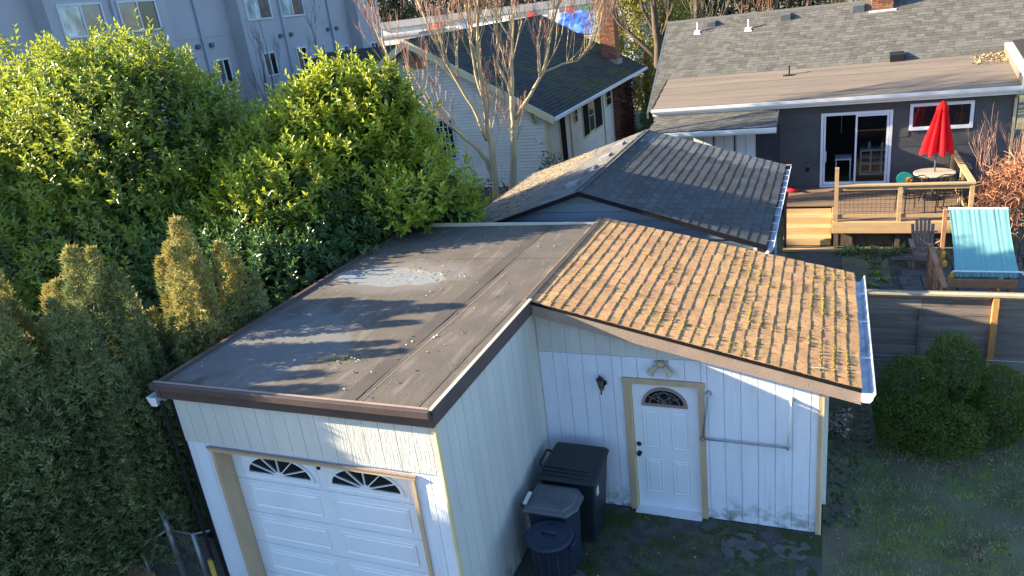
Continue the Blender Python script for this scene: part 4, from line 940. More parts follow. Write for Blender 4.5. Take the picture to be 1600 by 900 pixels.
chain(F3, (-9.8, 5.25, 0), (-7.93, 5.6, 0), .75, cell=.06, r_=.0025)
tag(MB().tube([(-7.22, 5.5, .0), (-7.22, 5.5, .62)], .03, 4).build('yellow_stake', 'yellow_wood'), 'yellow wooden stake leaning in the front left corner of the garage', 'stake')
tag(MB().bar((-7.2, 5.53, .6), (-7.19, 5.53, 2.95), .03, .03, (0, 1, 0)).build('drain_pipe', 'black_metal'), 'thin black drain pipe down the left front corner of the white garage', 'pipe')
tag(MB().hexa([(-8.95, 5.3, .0), (-8.45, 5.2, .0), (-8.35, 5.5, .12), (-8.85, 5.6, .12), (-8.95, 5.3, .05), (-8.45, 5.2, .05), (-8.35, 5.5, .18), (-8.85, 5.6, .18)]).build('cardboard_sheet', 'cardboard'), 'reddish brown board lying on the ground among the cedars', 'board')
t = thing('bare_shrub', 'tangle of thin bare stems between the cedars and the garage wall', 'shrub', (-7.6, 6.4, 0))
rr = random.Random(12); ms = {0: MB(), 1: MB(), 2: MB()}
for k in range(9): branchy(ms, (-7.7+rr.uniform(-.3, .3), 6.2+rr.uniform(-.6, 1), 0), (rr.uniform(-.3, .3), rr.uniform(-.3, .3), 1), .9, .012, 2, rr, .5, .2)
for k in ms: ms[k].build('stems', 'bark', t, kind='stuff')

# ================================================================== DECK
DK = thing('wooden_deck', 'new pine deck with wire mesh rails and four steps behind the grey house', 'deck', (1.0, 21.0, 0))
y = 19.74; k = 0
while y < 23.2:
    x0 = .13 if y < 21.15 else -1.08
    xs_ = [x0, 1.3+.5*(k % 3), 3.2] if k % 2 else [x0, 3.2]
    for a, b in zip(xs_[:-1], xs_[1:]): B(a+.002, b-.002, y, y+.133, .672, .7).build('deck_board', 'deck_new' if k == 0 else 'deck_floor_shaded', DK)
    y += .14; k += 1
B(.11, 3.22, 19.7, 19.735, .42, .69).build('rim_board', 'deck_new', DK); B(3.2, 3.235, 19.735, 23.2, .42, .69).build('rim_board', 'deck_new', DK)
B(.095, .129, 19.736, 21.14, .42, .695).build('rim_board', 'deck_new', DK)
for x, y in ((.2, 19.85), (1.6, 19.85), (3.1, 19.85), (.2, 21.3), (3.1, 21.5), (1.6, 21.5)): B(x-.05, x+.05, y-.05, y+.05, 0, .67).build('pier_post', 'bark', DK)
for i in range(4):
    yt = 21.14-.38*i; zt = .69-.172*(i+1)+.0
    if i < 3:
        for q in range(3): B(-1.07, .09, yt-.38+.125*q+.002, yt-.38+.125*q+.12, zt-.03, zt).build('tread', 'deck_new', DK)
    B(-1.05, .08, yt-.02-.0, yt, zt, zt+.14).build('riser', 'deck_new', DK)
B(-1.06, .6, 19.45, 19.58, 0, .06).build('edge_timber', 'deck_new', DK)
for x, h in ((.18, 2.08), (1.6, 1.6), (3.1, 1.6)): B(x-.045, x+.045, 19.75, 19.84, .7, h).build('rail_post', 'deck_new', DK)
for y in (21.4, 23.1): B(3.055, 3.145, y-.045, y+.045, .7, 1.6).build('rail_post', 'deck_new', DK)
B(.227, 3.16, 19.73, 19.87, 1.602, 1.64).build('cap_rail', 'deck_new', DK); B(3.03, 3.17, 19.872, 23.2, 1.602, 1.64).build('cap_rail', 'deck_new', DK)
for a, b in ((.227, 1.553), (1.647, 3.053)):
    B(a, b, 19.775, 19.815, .8, .88).build('bottom_rail', 'deck_new', DK); B(a, b, 19.775, 19.815, 1.5, 1.58).build('top_rail', 'deck_new', DK)
    m = MB(); x = a+.06
    while x < b: m.tube([(x, 19.8, .87), (x, 19.8, 1.52)], .0035, 4); x += .1
    z = .95
    while z < 1.5: m.tube([(a, 19.8, z), (b, 19.8, z)], .0035, 4); z += .1
    m.build('wire_mesh', 'black_metal', DK)
for a, b in ((19.845, 21.35), (21.45, 23.05)):
    B(3.08, 3.12, a, b, .8, .88).build('bottom_rail', 'deck_new', DK)
    m = MB(); y = a+.06
    while y < b: m.tube([(3.1, y, .87), (3.1, y, 1.59)], .0035, 4); y += .1
    z = .95
    while z < 1.6: m.tube([(3.1, a, z), (3.1, b, z)], .0035, 4); z += .1
    m.build('wire_mesh', 'black_metal', DK)

# table, umbrella, chairs
t = thing('patio_table', 'round stone-topped patio table on the deck under the red umbrella', 'table', (2.52, 21.75, .7))
m = MB(); m.lathe((2.52, 21.75, 1.38), [(.46, 0), (.49, .01), (.49, .035), (.47, .04), (.03, .041)], 32); m.build('table_top', 'stone_top', t)
m = MB(); m.lathe((2.52, 21.75, 1.345), [(.47, 0), (.485, .01), (.47, .034)], 32); m.build('apron', 'black_metal', t)
for q in range(4):
    a = q*1.571+.6; MB().tube([(2.52+.38*math.cos(a), 21.75+.38*math.sin(a), 1.35), (2.52+.3*math.cos(a), 21.75+.3*math.sin(a), 1.05), (2.52+.42*math.cos(a), 21.75+.42*math.sin(a), .71)], .015, 6).build('leg', 'black_metal', t, True)
t = thing('patio_umbrella', 'closed bright red patio umbrella standing through the round table', 'umbrella', (2.52, 21.75, .7))
UX, UY = 2.56, 21.75
MB().tube([(2.5, UY, .7), (2.53, UY, 1.9), (2.6, UY, 3.2)], .02, 10).build('pole', 'lid_grey', t, True)
MB().lathe((2.5, UY, .7), [(.22, 0), (.22, .05), (.04, .09), (.03, .2)], 20).build('base', 'black_metal', t)
def pleat(zs, rs, amp, nr=8, cx=lambda z: 2.53+(z-1.9)*.05, ph=.3, sag=0):
    n = nr*8; vs = []
    for z, rad, am in zip(zs, rs, amp):
        for j in range(n):
            a = 2*math.pi*j/n; w_ = abs(math.sin(a*nr/2+ph)); rr_ = rad*(1-am+am*w_**.9)
            zz = z-(sag*(w_) if z == zs[0] else 0); vs.append((cx(z)+rr_*math.cos(a)*1.12, UY+rr_*math.sin(a), zz))
    k = len(zs); return vs, [(i*n+j, i*n+(j+1) % n, (i+1)*n+(j+1) % n, (i+1)*n+j) for i in range(k-1) for j in range(n)]
m = MB(); m.add(*pleat([2.02, 2.2, 2.6, 2.9, 3.08, 3.12], [.38, .325, .22, .145, .1, .06], [.6, .58, .52, .42, .25, .0], sag=.13)); m.build('canopy', 'red_canvas', t, True)
m = MB(); m.add(*pleat([3.0, 3.08, 3.17, 3.22, 3.235], [.135, .125, .08, .035, .002], [.18, .15, .1, 0, 0])); m.build('canopy_cap', 'red_canvas', t, True)
for q in range(4): a = q*1.57; MB().tube([(2.53+.02*math.cos(a), UY+.02*math.sin(a), 2.9), (2.53+.12*math.cos(a), UY+.12*math.sin(a), 2.02)], .006, 4).build('rib', 'black_metal', t)
def chair(loc, rz, label):
    t = thing('patio_chair', label, 'chair', loc, 'black lattice patio chairs', rz)
    m = MB()
    for q in range(5): m.tube([(-.22+.11*q, -.22, .42), (-.22+.11*q, .22, .42)], .008, 4)
    for q in range(5): m.tube([(-.22, -.22+.11*q, .424), (.22, -.22+.11*q, .424)], .008, 4)
    m.tube([(-.24, -.24, .42), (.24, -.24, .42), (.24, .24, .42), (-.24, .24, .42), (-.24, -.24, .42)], .014, 5); m.build('seat', 'black_metal', t, local=True)
    m = MB(); m.tube([(-.24, .24, .42), (-.24, .33, .92), (-.1, .35, 1.0), (.1, .35, 1.0), (.24, .33, .92), (.24, .24, .42)], .014, 5)
    for q in range(6):
        m.tube([(-.22+.09*q, .25, .45), (-.22+.09*q+.08, .3, .72), (-.22+.09*q-.02, .34, .95)], .007, 4)
        m.tube([(-.23, .255+.013*q, .5+.075*q), (.23, .255+.013*q, .5+.075*q)], .006, 4)
    m.build('backrest', 'black_metal', t, local=True)
    for s_ in (-1, 1):
        for yy in (-.23, .23): MB().tube([(s_*.23, yy, .42), (s_*.25, yy*1.1, 0)], .013, 5).build('leg', 'black_metal', t, local=True)
        MB().tube([(s_*.25, .28, .64), (s_*.27, -.1, .65), (s_*.26, -.24, .6), (s_*.24, -.23, .42)], .013, 5).build('armrest', 'black_metal', t, local=True)
    return t
c0 = chair((2.75, 20.65, .7), math.pi*.93, 'black lattice patio chair in front of the round table by the wire rail')
copy_tree(c0, (1.9, 20.6, .7), math.pi*1.12, 'black lattice patio chair left of the round table, behind the middle rail post')
copy_tree(c0, (2.88, 21.3, .7), -1.35, 'black lattice patio chair against the right-hand deck rail')
t = thing('play_disc', 'round teal plastic disc with an orange centre leaning by the patio table', 'toy', (1.86, 22.0, .7))
m = MB(); m.tube([(1.86, 22.0, 1.18), (1.86, 22.04, 1.185)], .2, 24); m.build('disc', 'teal_plastic', t); m = MB(); m.tube([(1.97, 21.96, 1.16), (1.97, 22.0, 1.165)], .075, 18); m.build('centre', 'orange_plastic', t)
MB().tube([(1.86, 22.03, 1.0), (1.86, 22.1, .7)], .02, 6).build('prop', 'teal_plastic', t)
m = MB(); m.lathe((-1.0, 22.75, .7), [(.12, 0), (.17, .03), (.15, .09), (.05, .12)], 14, 1.2, .7); tag(m.build('red_tub', 'red_plastic', None, True), 'small red plastic tub on the deck left of the sliding door', 'tub')

# plants below deck
def clump(label, x, y, n, h, mat, seed, nm='garden_plant', w_=.016, cat='plant', group=None):
    t = thing(nm, label, cat, (x, y, 0), group); r = np.random.default_rng(seed)
    a = r.uniform(0, 6.28, n); el = r.uniform(.25, 1.2, n); D = np.stack([np.cos(a)*np.cos(el), np.sin(a)*np.cos(el), np.sin(el)], 1)
    P = np.stack([x+r.normal(size=n)*.05, y+r.normal(size=n)*.04, np.zeros(n)], 1); l_ = h*r.uniform(.6, 1.2, n)
    up = unit(np.cross(np.cross(D, [0, 0, 1]), D)); Sx = unit(np.cross(D, up)); g_ = l_[:, None]
    vs = np.stack([P-Sx*w_*.5, P+Sx*w_*.5, P+D*g_*.55+Sx*w_, P+D*g_*.95+np.array([0, 0, -.22])*g_, P+D*g_*.55-Sx*w_], 1).reshape(-1, 3)
    b = np.arange(n)[:, None]*5; F_ = np.concatenate([b+np.array([[0, 1, 2, 4]]), ], 0); F2_ = b+np.array([[4, 2, 3, 3]])
    V3 = vs; F3_ = np.concatenate([np.concatenate([b+np.array([[0, 1, 2]]), b+np.array([[0, 2, 4]])]), b+np.array([[4, 2, 3]])])
    np_mesh('leaves', V3, F3_, mat, t, kind='stuff'); return t
rr = random.Random(8)
for k, x in enumerate([.42, .62, .85, 1.02, 1.28, 1.46, 1.66]):
    clump('strappy pale green plant below the deck, number counted from the steps', x, 19.35+rr.uniform(-.12, .1), 46, .34, 'plant_leaf', 300+k, group='strappy plants in a row below the deck')['label'] = ['pale strappy plant nearest the wooden steps', 'second strappy plant from the steps, below the left deck panel', 'pale strappy plant left of the middle deck post', 'strappy plant just left of the brick under the deck', 'strappy plant below the middle rail post of the deck', 'strappy plant second from the brown adirondack chair', 'strappy plant closest to the brown adirondack chair'][k]
for k in range(6): clump('', 1.05+rr.uniform(-.25, .3), 17.1+k*.38, 60, .2, 'grass', 320+k, 'grass_tuft', .012, 'grass tuft', 'grass tufts in the patio gap')['label'] = 'small green tuft of grass growing in the gap of the patio paving'
t = thing('twiggy_bush', 'low dark twiggy bush in the patio bed between the pavers and the deck', 'bush', (1.05, 18.3, 0))
rr = random.Random(5); ms = {0: MB(), 1: MB(), 2: MB()}
for k in range(10): branchy(ms, (1.05, 18.3, 0), (rr.uniform(-.8, .8), rr.uniform(-.8, .8), .9), .3, .01, 2, rr, .6, .15)
for k in ms: ms[k].build('twigs', 'grey_twig', t, kind='stuff')
sheet(.35, 1.35, 17.0, 19.45, .012, 'planting_bed', 'ground_soil', 'bare soil bed between the patio pavers and the deck')

# adirondack chair
AX, AY = 2.08, 18.55
t = thing('adirondack_chair', 'brown slatted adirondack chair in front of the deck, back half in sun', 'chair', (AX, AY, 0))
for q in range(6):
    x = AX-.21+.07*q; hh = 1.06-.09*abs(q-2.5)**1.5*.45
    m = MB(); m.hexa([(x-.03, AY+.12, .3), (x+.03, AY+.12, .3), (x+.03, AY+.14, .3), (x-.03, AY+.14, .3), (AX+(x-AX)*1.2-.034, AY+.36, hh), (AX+(x-AX)*1.2+.034, AY+.36, hh), (AX+(x-AX)*1.2+.034, AY+.38, hh), (AX+(x-AX)*1.2-.034, AY+.38, hh)]); m.build('back_slat', 'chair_brown', t)
for q in range(6): B(AX-.24, AX+.24, AY-.34+q*.08, AY-.27+q*.08, .36-.015*q, .38-.015*q).build('seat_slat', 'chair_brown', t)
for s_ in (-1, 1):
    B(AX+s_*.27-.045-.02*(s_ < 0), AX+s_*.27+.045+.02*(s_ > 0), AY-.38, AY+.25, .56, .58).build('armrest', 'chair_brown', t, bevel=.005)
    B(AX+s_*.25-.02, AX+s_*.25+.02, AY-.36, AY-.26, 0, .56).build('leg', 'chair_brown', t)
    MB().bar((AX+s_*.23, AY-.3, .33), (AX+s_*.23, AY+.45, .03), .025, .1).build('side_rail', 'chair_brown', t)
B(AX-.24, AX+.24, AY-.37, AY-.345, .26, .37).build('apron', 'chair_brown', t)
MB().bar((AX-.27, AY+.27, .74), (AX+.27, AY+.27, .74), .02, .06, (0, 1, 0)).build('back_brace', 'chair_brown', t)

# playset with teal canopy
t = thing('playset', 'reddish wooden play frame under a sloping teal cloth canopy beside the plank fence', 'playset', (2.6, 15.5, 0))
cA, cB, cC, cD = (2.1, 15.7, 2.2), (3.06, 15.7, 2.19), (3.1, 14.5, 1.38), (2.12, 14.5, 1.38)
nu, nv = 60, 18; vs = []; cr = random.Random(4)
phs = [cr.uniform(0, 6.28) for _ in range(9)]
for j in range(nv+1):
    v = j/nv
    for i in range(nu+1):
        u = i/nu; L0 = Vector(cA).lerp(Vector(cD), v); R0 = Vector(cB).lerp(Vector(cC), v); p = L0.lerp(R0, u)
        wob = sum(math.sin(u*(26+17*q)+phs[q]+v*(1.2-.5*q)) for q in range(5))*.0024*(.55+.45*math.cos(v*2.4)**2)
        p += Vector((0, -.56, .83))*(wob-.012*math.sin(math.pi*v))+Vector((.02*math.sin(v*3)*(-1 if u < .5 else 1)*(abs(u-.5)*2)**4*-1, 0, 0)); vs.append(p)
fs = [(j*(nu+1)+i, j*(nu+1)+i+1, (j+1)*(nu+1)+i+1, (j+1)*(nu+1)+i) for j in range(nv) for i in range(nu)]
m = MB(); m.add(vs, fs); o = m.build('canopy', 'teal_canvas', t, True)
vs = []
for i in range(121):
    u = i/120; p = Vector(cD).lerp(Vector(cC), u); wv = .012*math.sin(u*90)+.006*math.sin(u*47); vs += [(p.x, p.y-.005+wv, p.z), (p.x+.004*math.sin(u*60), p.y+.012+wv*1.2, p.z-.095)]
m = MB(); m.add(vs, [(2*i, 2*i+1, 2*i+3, 2*i+2) for i in range(120)]); m.build('valance', 'teal_canvas', t, True)
MB().tube([cA, cB], .022, 8).build('ridge_pole', 'white_plastic', t); MB().tube([(2.09, 14.5, 1.385), (3.16, 14.5, 1.385)], .018, 8).build('front_pole', 'white_plastic', t)
MB().tube([(3.14, 14.5, 1.385), (3.18, 14.5, 1.34)], .02, 8).build('pole_cap', 'white_plastic', t)
for (x, y, h) in ((2.06, 15.75, 2.18), (3.08, 15.75, 2.15), (2.08, 14.6, 1.25), (3.04, 14.6, 1.25)): B(x-.035, x+.035, y-.035, y+.035, 0, h).build('post', 'play_wood', t, bevel=.004)
B(2.04, 3.1, 14.53, 14.56, 1.06, 1.22).build('front_rail', 'play_wood', t, bevel=.006)
B(2.72, 2.8, 14.6, 14.64, .3, 1.05).build('slat', 'play_wood', t)
for q in range(5): B(2.84+q*.05, 2.875+q*.05, 14.62+q*.2, 14.8+q*.2, .95+.0*q, .975).build('platform_slat', 'play_wood', t)
for q, zz in enumerate((.88, .72, .56, .4)):
    B(1.99, 2.02, 14.65, 17.1, zz, zz+.11).build('side_rail', 'play_wood', t, bevel=.004)
B(1.96, 2.06, 14.6, 17.15, .995, 1.03).build('cap_rail', 'play_wood', t, bevel=.006)
for y in (15.2, 16.2, 17.05): B(1.965, 2.04, y-.03, y+.03, 0, .99).build('post', 'play_wood', t)
for x0 in np.arange(2.1, 3.0, .15): B(x0, x0+.13, 14.65, 15.7, .5, .525).build('platform_slat', 'play_wood', t)
MB().tube([(2.02, 15.75, 1.55), (1.75, 16.6, 1.0)], .012, 6).build('brace', 'play_wood', t); MB().tube([(2.02, 15.75, 1.3), (1.8, 17.1, 1.15)], .01, 6).build('brace', 'play_wood', t)
for (x, y, z) in ((2.1, 14.55, 1.23), (2.07, 15.6, 1.25), (2.09, 15.5, 1.1)): MB().lathe((x, y, z), [(.02, 0), (.035, .03), (.035, .1), (.02, .13)], 8).build('yellow_grip', 'yellow_plastic', t)
t = thing('dark_railing', 'short dark metal railing standing behind the play frame at the right edge', 'railing', (4.1, 18.3, 0))
for q in range(9): MB().tube([(3.75+q*.11, 18.3, 0), (3.75+q*.11, 18.3, 1.0)], .01, 5).build('bar', 'black_metal', t)
MB().bar((3.7, 18.3, 1.0), (4.7, 18.3, 1.0), .04, .03).build('top_rail', 'black_metal', t)

# dead brown shrub right of deck
t = thing('dead_shrub', 'dense reddish brown leafless shrub right of the deck against the grey house', 'shrub', (4.1, 20.8, 0))
rr = random.Random(21); m = MB(); m2 = MB()
for k in range(2900):
    a = rr.uniform(0, 6.28); e = rr.uniform(-.4, 1.4); d = Vector((math.cos(a)*math.cos(e)*.95, math.sin(a)*math.cos(e)*1.1, math.sin(e)*1.15)); c = Vector((4.25, 20.7, .8))
    p = c+d*rr.uniform(.55, 1.02); v = Vector((rr.uniform(-1, 1), rr.uniform(-1, 1), rr.uniform(-.6, 1))).normalized(); l_ = rr.uniform(.12, .38)
    b = p+v*l_*.5+Vector((rr.uniform(-1, 1), rr.uniform(-1, 1), rr.uniform(0, 1)))*.05; q = p+v*l_+d*.04+Vector((0, 0, -.06)); (m if k % 3 else m2).tube([p, b, q], [.0075, .006, .003], 3, cap=False)
m.build('twigs', 'dead_twig', t, kind='stuff'); m2.build('twigs', 'ivy_brown', t, kind='stuff')
n = 350; r = np.random.default_rng(14); d = unit(r.normal(size=(n, 3))); P = np.array([4.25, 20.7, .85])+d*np.array([.95, 1.1, 1.1])*r.uniform(.6, 1.0, (n, 1))
litter('dry_leaves', P, .06, 'dead_twig', 71, '', t)
ms = {k: MB() for k in range(4)}
for k in range(14): branchy(ms, (3.9+rr.uniform(-.4, .9), 21.6+rr.uniform(-.6, .6), .3), (rr.uniform(-.35, .25), rr.uniform(-.2, .2), 1), 1.1, .012, 3, rr, .4, .2)
for k in ms: ms[k].build('tall_stems', 'red_twig', t, kind='stuff')

# ================================================================== GREY HOUSE
H = thing('grey_house', 'dark grey house with a wide shingled roof, white gutter and sliding patio door', 'house', (0, 25, 0))
HY = 23.25
def wall_board(a, b, z0, z1, y=HY, mat='grey_board', d=.02): MB().hexa([(a+.003, y-d, z0), (b-.003, y-d, z0), (b-.003, y, z0), (a+.003, y, z0), (a+.003, y-d*.35, z1), (b-.003, y-d*.35, z1), (b-.003, y, z1), (a+.003, y, z1)]).build('siding_board', mat, H)
z = .45; k = 0; rr = random.Random(2)
while z < 3.2:
    zt = z+.27; cuts = []
    if zt > .7 and z < 2.82: cuts.append((-.25, 1.58))
    if zt > 2.24 and z < 2.95: cuts.append((1.99, 3.5))
    segs = []; cur = -1.4
    for a, b in cuts: segs.append((cur, a)); cur = b
    segs.append((cur, 4.5))
    for a, b in segs:
        c = rr.uniform(.3, .7)
        if b-a > 2.2: mid = a+(b-a)*c; wall_board(a, mid, z, zt+.008); wall_board(mid, b, z, zt+.008)
        else: wall_board(a, b, z, zt+.008)
    z = zt; k += 1
for (a, b, z0, z1) in ((-1.4, -.25, 0, 3.25), (-.25, 1.58, 0, .68), (-.25, 1.58, 2.84, 3.25), (1.58, 1.99, 0, 3.25), (1.99, 3.5, 0, 2.24), (1.99, 3.5, 2.96, 3.25), (3.5, 4.5, 0, 3.25)): B(a, b, HY+.002, HY+.1, z0, z1).build('wall_backing', 'grey_board', H)
B(4.45, 4.5, HY+.1, 31, 0, 3.25).build('side_wall', 'grey_board', H); B(-5.25, -5.2, 24.4, 31, 0, 3.1).build('side_wall', 'grey_board', H); B(-5.2, 4.45, 31, 31.05, 0, 3.2).build('rear_wall', 'grey_board', H)
B(-1.44, -1.36, HY-.03, 24.4, 0, 2.6).build('corner_board', 'dark_wall', H)
B(-5.2, -1.44, 24.0, 24.08, 0, 3.0).build('porch_wall', 'dark_wall', H)
# sliding door
D_ = B(-.25, -.18, HY-.06, HY+.02, .7, 2.84).build('sliding_door', 'white_paint', H)
for a in ((1.51, 1.58, .7, 2.84), (-.18, 1.51, 2.76, 2.84), (-.18, 1.51, .7, .75)): B(a[0], a[1], HY-.06, HY+.02, a[2], a[3]).build('frame', 'white_paint', D_)
for a in ((.65, .7, .76, 2.75), (1.44, 1.5, .76, 2.75), (.7, 1.44, 2.7, 2.75), (.7, 1.44, .76, .84)): B(a[0], a[1], HY-.035, HY-.0, a[2], a[3]).build('sash', 'white_paint', D_)
for a in ((-.17, -.12, .76, 2.75), (-.12, .64, .76, .84)): B(a[0], a[1], HY+.01, HY+.04, a[2], a[3]).build('sash', 'white_paint', D_)
B(.7, 1.44, HY-.02, HY-.012, .84, 2.7).build('pane', 'glass_clear', D_)
MB().tube([(-.1, HY-.04, 1.75), (-.1, HY-.075, 1.7), (-.1, HY-.075, 1.5), (-.1, HY-.04, 1.45)], .012, 6).build('handle', 'white_paint', D_)
# room
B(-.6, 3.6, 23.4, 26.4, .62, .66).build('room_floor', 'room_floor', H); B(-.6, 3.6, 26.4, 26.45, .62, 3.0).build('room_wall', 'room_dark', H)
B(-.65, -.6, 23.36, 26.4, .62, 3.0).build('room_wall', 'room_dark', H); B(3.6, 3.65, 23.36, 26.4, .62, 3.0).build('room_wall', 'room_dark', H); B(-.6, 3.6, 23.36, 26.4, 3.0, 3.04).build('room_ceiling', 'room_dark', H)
t = thing('sideboard', 'white cabinet with open shelves seen through the sliding door glass', 'cabinet', (1.2, 24.8, .66))
B(.85, 1.75, 24.7, 25.1, 1.38, 1.44).build('top', 'room_white', t); B(.85, 1.75, 25.07, 25.1, .66, 1.38).build('back', 'room_dark', t)
for x in (.85, 1.13, 1.42, 1.71): B(x, x+.04, 24.7, 25.07, .66, 1.38).build('upright', 'room_white', t)
for z_ in (.66, .98, 1.18): B(.89, 1.71, 24.72, 25.07, z_, z_+.03).build('shelf', 'room_white', t)
for k, (x, h) in enumerate([(.95, .12), (1.1, .2), (1.3, .1), (1.45, .16), (1.6, .08)]): tag(MB().lathe((x, 24.88, 1.441), [(.03, 0), (.05, h*.4), (.03, h*.8), (.035, h)], 10).build('ornament', 'room_white' if k % 2 else 'lid_grey'), ['small grey jar at the left end of the white sideboard', 'tall pale vase on the white sideboard', 'low grey bowl in the middle of the white sideboard', 'pale bottle right of the middle on the sideboard', 'lowest grey cup at the right end of the sideboard'][k], 'ornament')
t = thing('white_table', 'small white table just inside the open sliding door', 'table', (.35, 24.2, .66))
B(.15, .6, 24.0, 24.6, 1.3, 1.34).build('top', 'room_white', t)
for x in (.17, .56):
    for y in (24.03, 24.55): B(x, x+.03, y, y+.03, .66, 1.3).build('leg', 'room_white', t)
m = MB(); m.tube([(.3, 24.6, 2.5), (.3, 24.6, 2.0)], .006, 4); tag(m.build('lamp_cord', 'room_white'), 'thin pale cord hanging inside the dark doorway', 'cord')
# horizontal window
W_ = B(1.99, 2.07, HY-.06, HY+.02, 2.24, 2.96).build('window', 'white_paint', H)
for a in ((3.42, 3.5, 2.24, 2.96), (2.07, 3.42, 2.88, 2.96), (2.07, 3.42, 2.24, 2.33)): B(a[0], a[1], HY-.06, HY+.02, a[2], a[3]).build('frame', 'white_paint', W_)
B(2.07, 3.42, HY-.012, HY-.006, 2.33, 2.88).build('pane', 'glass_dark', W_); B(2.73, 2.76, HY-.03, HY-.013, 2.33, 2.88).build('mullion', 'white_paint', W_)
B(.14, 3.18, 20.0, 20.03, 0, .5).build('sun_block_board', 'bark', DK)  # added dark board; keeps sun from shining through beneath the deck
for z_ in (1.24, 1.38): B(-.62, -.54, HY-.06, HY-.02, z_-.05, z_+.05).build('outlet_box', 'lid_grey' if z_ > 1.3 else 'black_trim', H)
# porch windows (white)
for x in (-3.75, -3.15, -2.55):
    f = B(x, x+.56, 22.66, 22.715, 1.7, 2.62).build('window', 'window_trim', H)
    for a in ((x+.04, x+.27), (x+.3, x+.52)): B(a[0], a[1], 22.648, 22.658, 1.76, 2.56).build('pane', 'white_paint', f)
B(-3.45, -1.5, 22.64, 22.715, 2.622, 2.74).build('window_header', 'white_trim', H)
# roofs
ms_ = .607
def mz(y): return 3.05+ms_*(y-24.1)
RY = 28.15
MB().hexa([(-5.4, 24.1, mz(24.1)-.12), (6.6, 24.1, mz(24.1)-.12), (6.6, RY, mz(RY)-.12), (-5.4, RY, mz(RY)-.12), (-5.4, 24.1, mz(24.1)-.01), (6.6, 24.1, mz(24.1)-.01), (6.6, RY, mz(RY)-.01), (-5.4, RY, mz(RY)-.01)]).build('roof_deck', 'underlay', H)
MB().hexa([(-5.4, RY, mz(RY)-.12), (6.6, RY, mz(RY)-.12), (6.6, 32.2, 3.0), (-5.4, 32.2, 3.0), (-5.4, RY, mz(RY)-.01), (6.6, RY, mz(RY)-.01), (6.6, 32.2, 3.1), (-5.4, 32.2, 3.1)]).build('roof_slope', 'house_shingle', H)
slm = (RY-24.1)*math.hypot(1, ms_)
tiles('s', (-5.42, RY, mz(RY)), (0, -1, -ms_), (1, 0, 0), 36, 52, slm/36, .23, .01, '', 'house_shingle', H, 0, 31, joined=True, wob=.35, stag=.5, clip=lambda p: p.y > 25.2 or p.x < -4.8 or p.x > 4.5)
MB().hexa([(-5.42, 24.05, mz(24.05)-.16), (-5.36, 24.05, mz(24.05)-.16), (-5.36, RY, mz(RY)-.16), (-5.42, RY, mz(RY)-.16), (-5.42, 24.05, mz(24.05)+.02), (-5.36, 24.05, mz(24.05)+.02), (-5.36, RY, mz(RY)+.02), (-5.42, RY, mz(RY)+.02)]).build('rake_board', 'lid_grey', H)
for k in range(40): MB().hexa([(-5.42+k*.3, RY-.12, mz(RY)-.05), (-5.11+k*.3, RY-.12, mz(RY)-.055), (-5.11+k*.3, RY+.12, mz(RY)-.055), (-5.42+k*.3, RY+.12, mz(RY)-.05), (-5.42+k*.3, RY-.02, mz(RY)+.035), (-5.11+k*.3, RY-.02, mz(RY)+.028), (-5.11+k*.3, RY+.02, mz(RY)+.028), (-5.42+k*.3, RY+.02, mz(RY)+.035)]).build('ridge_cap', 'house_shingle', H)
# tan roll-roof extension
ty0, tz0, ty1, tz1 = 22.85, 3.33, 25.4, 3.86
def tz(y): return tz0+(tz1-tz0)*(y-ty0)/(ty1-ty0)
MB().hexa([(-4.95, ty0, tz0-.14), (4.42, ty0, tz0-.14), (4.42, ty1, tz1-.3), (-4.95, ty1, tz1-.3), (-4.95, ty0, tz0-.01), (4.42, ty0, tz0-.01), (4.42, ty1, tz1-.01), (-4.95, ty1, tz1-.01)]).build('roof_extension', 'underlay', H)
ys_ = [22.83, 23.35, 23.95, 24.55, 25.08, 25.5]
for i, (a, b) in enumerate(zip(ys_[:-1], ys_[1:])):
    for xa, xb in (((-4.97, -1.0), (-1.0, 4.42)) if i % 2 else ((-4.97, 1.6), (1.6, 4.42))):
        MB().hexa([(xa, a, tz(a)-.004), (xb, a, tz(a)-.004), (xb, b+.06, tz(b+.06)-.004), (xa, b+.06, tz(b+.06)-.004), (xa, a, tz(a)+.01+.001*i), (xb, a, tz(a)+.01+.001*i), (xb, b+.06, tz(b+.06)+.001), (xa, b+.06, tz(b+.06)+.001)]).build('roofing_sheet', 'tan_roll_roof', H)
MB().prism([(-4.985, ty0, tz0-.14), (-4.985, ty1, tz1-.2), (-4.985, ty1, tz1+.02), (-4.985, ty0, tz0+.02)], (.012, 0, 0)).build('cheek_flashing', 'black_trim', H)
gp = [(0, 0), (0, -.12), (-.02, -.135), (-.09, -.135), (-.12, -.08), (-.13, -.0), (-.115, .0), (-.1, -.07), (-.08, -.12), (-.015, -.12), (-.012, 0)]
MB().prism([(-4.99, ty0-.005+x, tz0-.005+z) for x, z in gp], (9.6, 0, 0)).build('gutter', 'white_trim', H)
B(-4.97, 4.5, ty0-.0, ty0+.02, tz0-.22, tz0-.142).build('fascia', 'white_trim', H); B(-1.4, 4.5, ty0+.02, HY, tz0-.2, tz0-.17).build('soffit', 'white_trim', H)
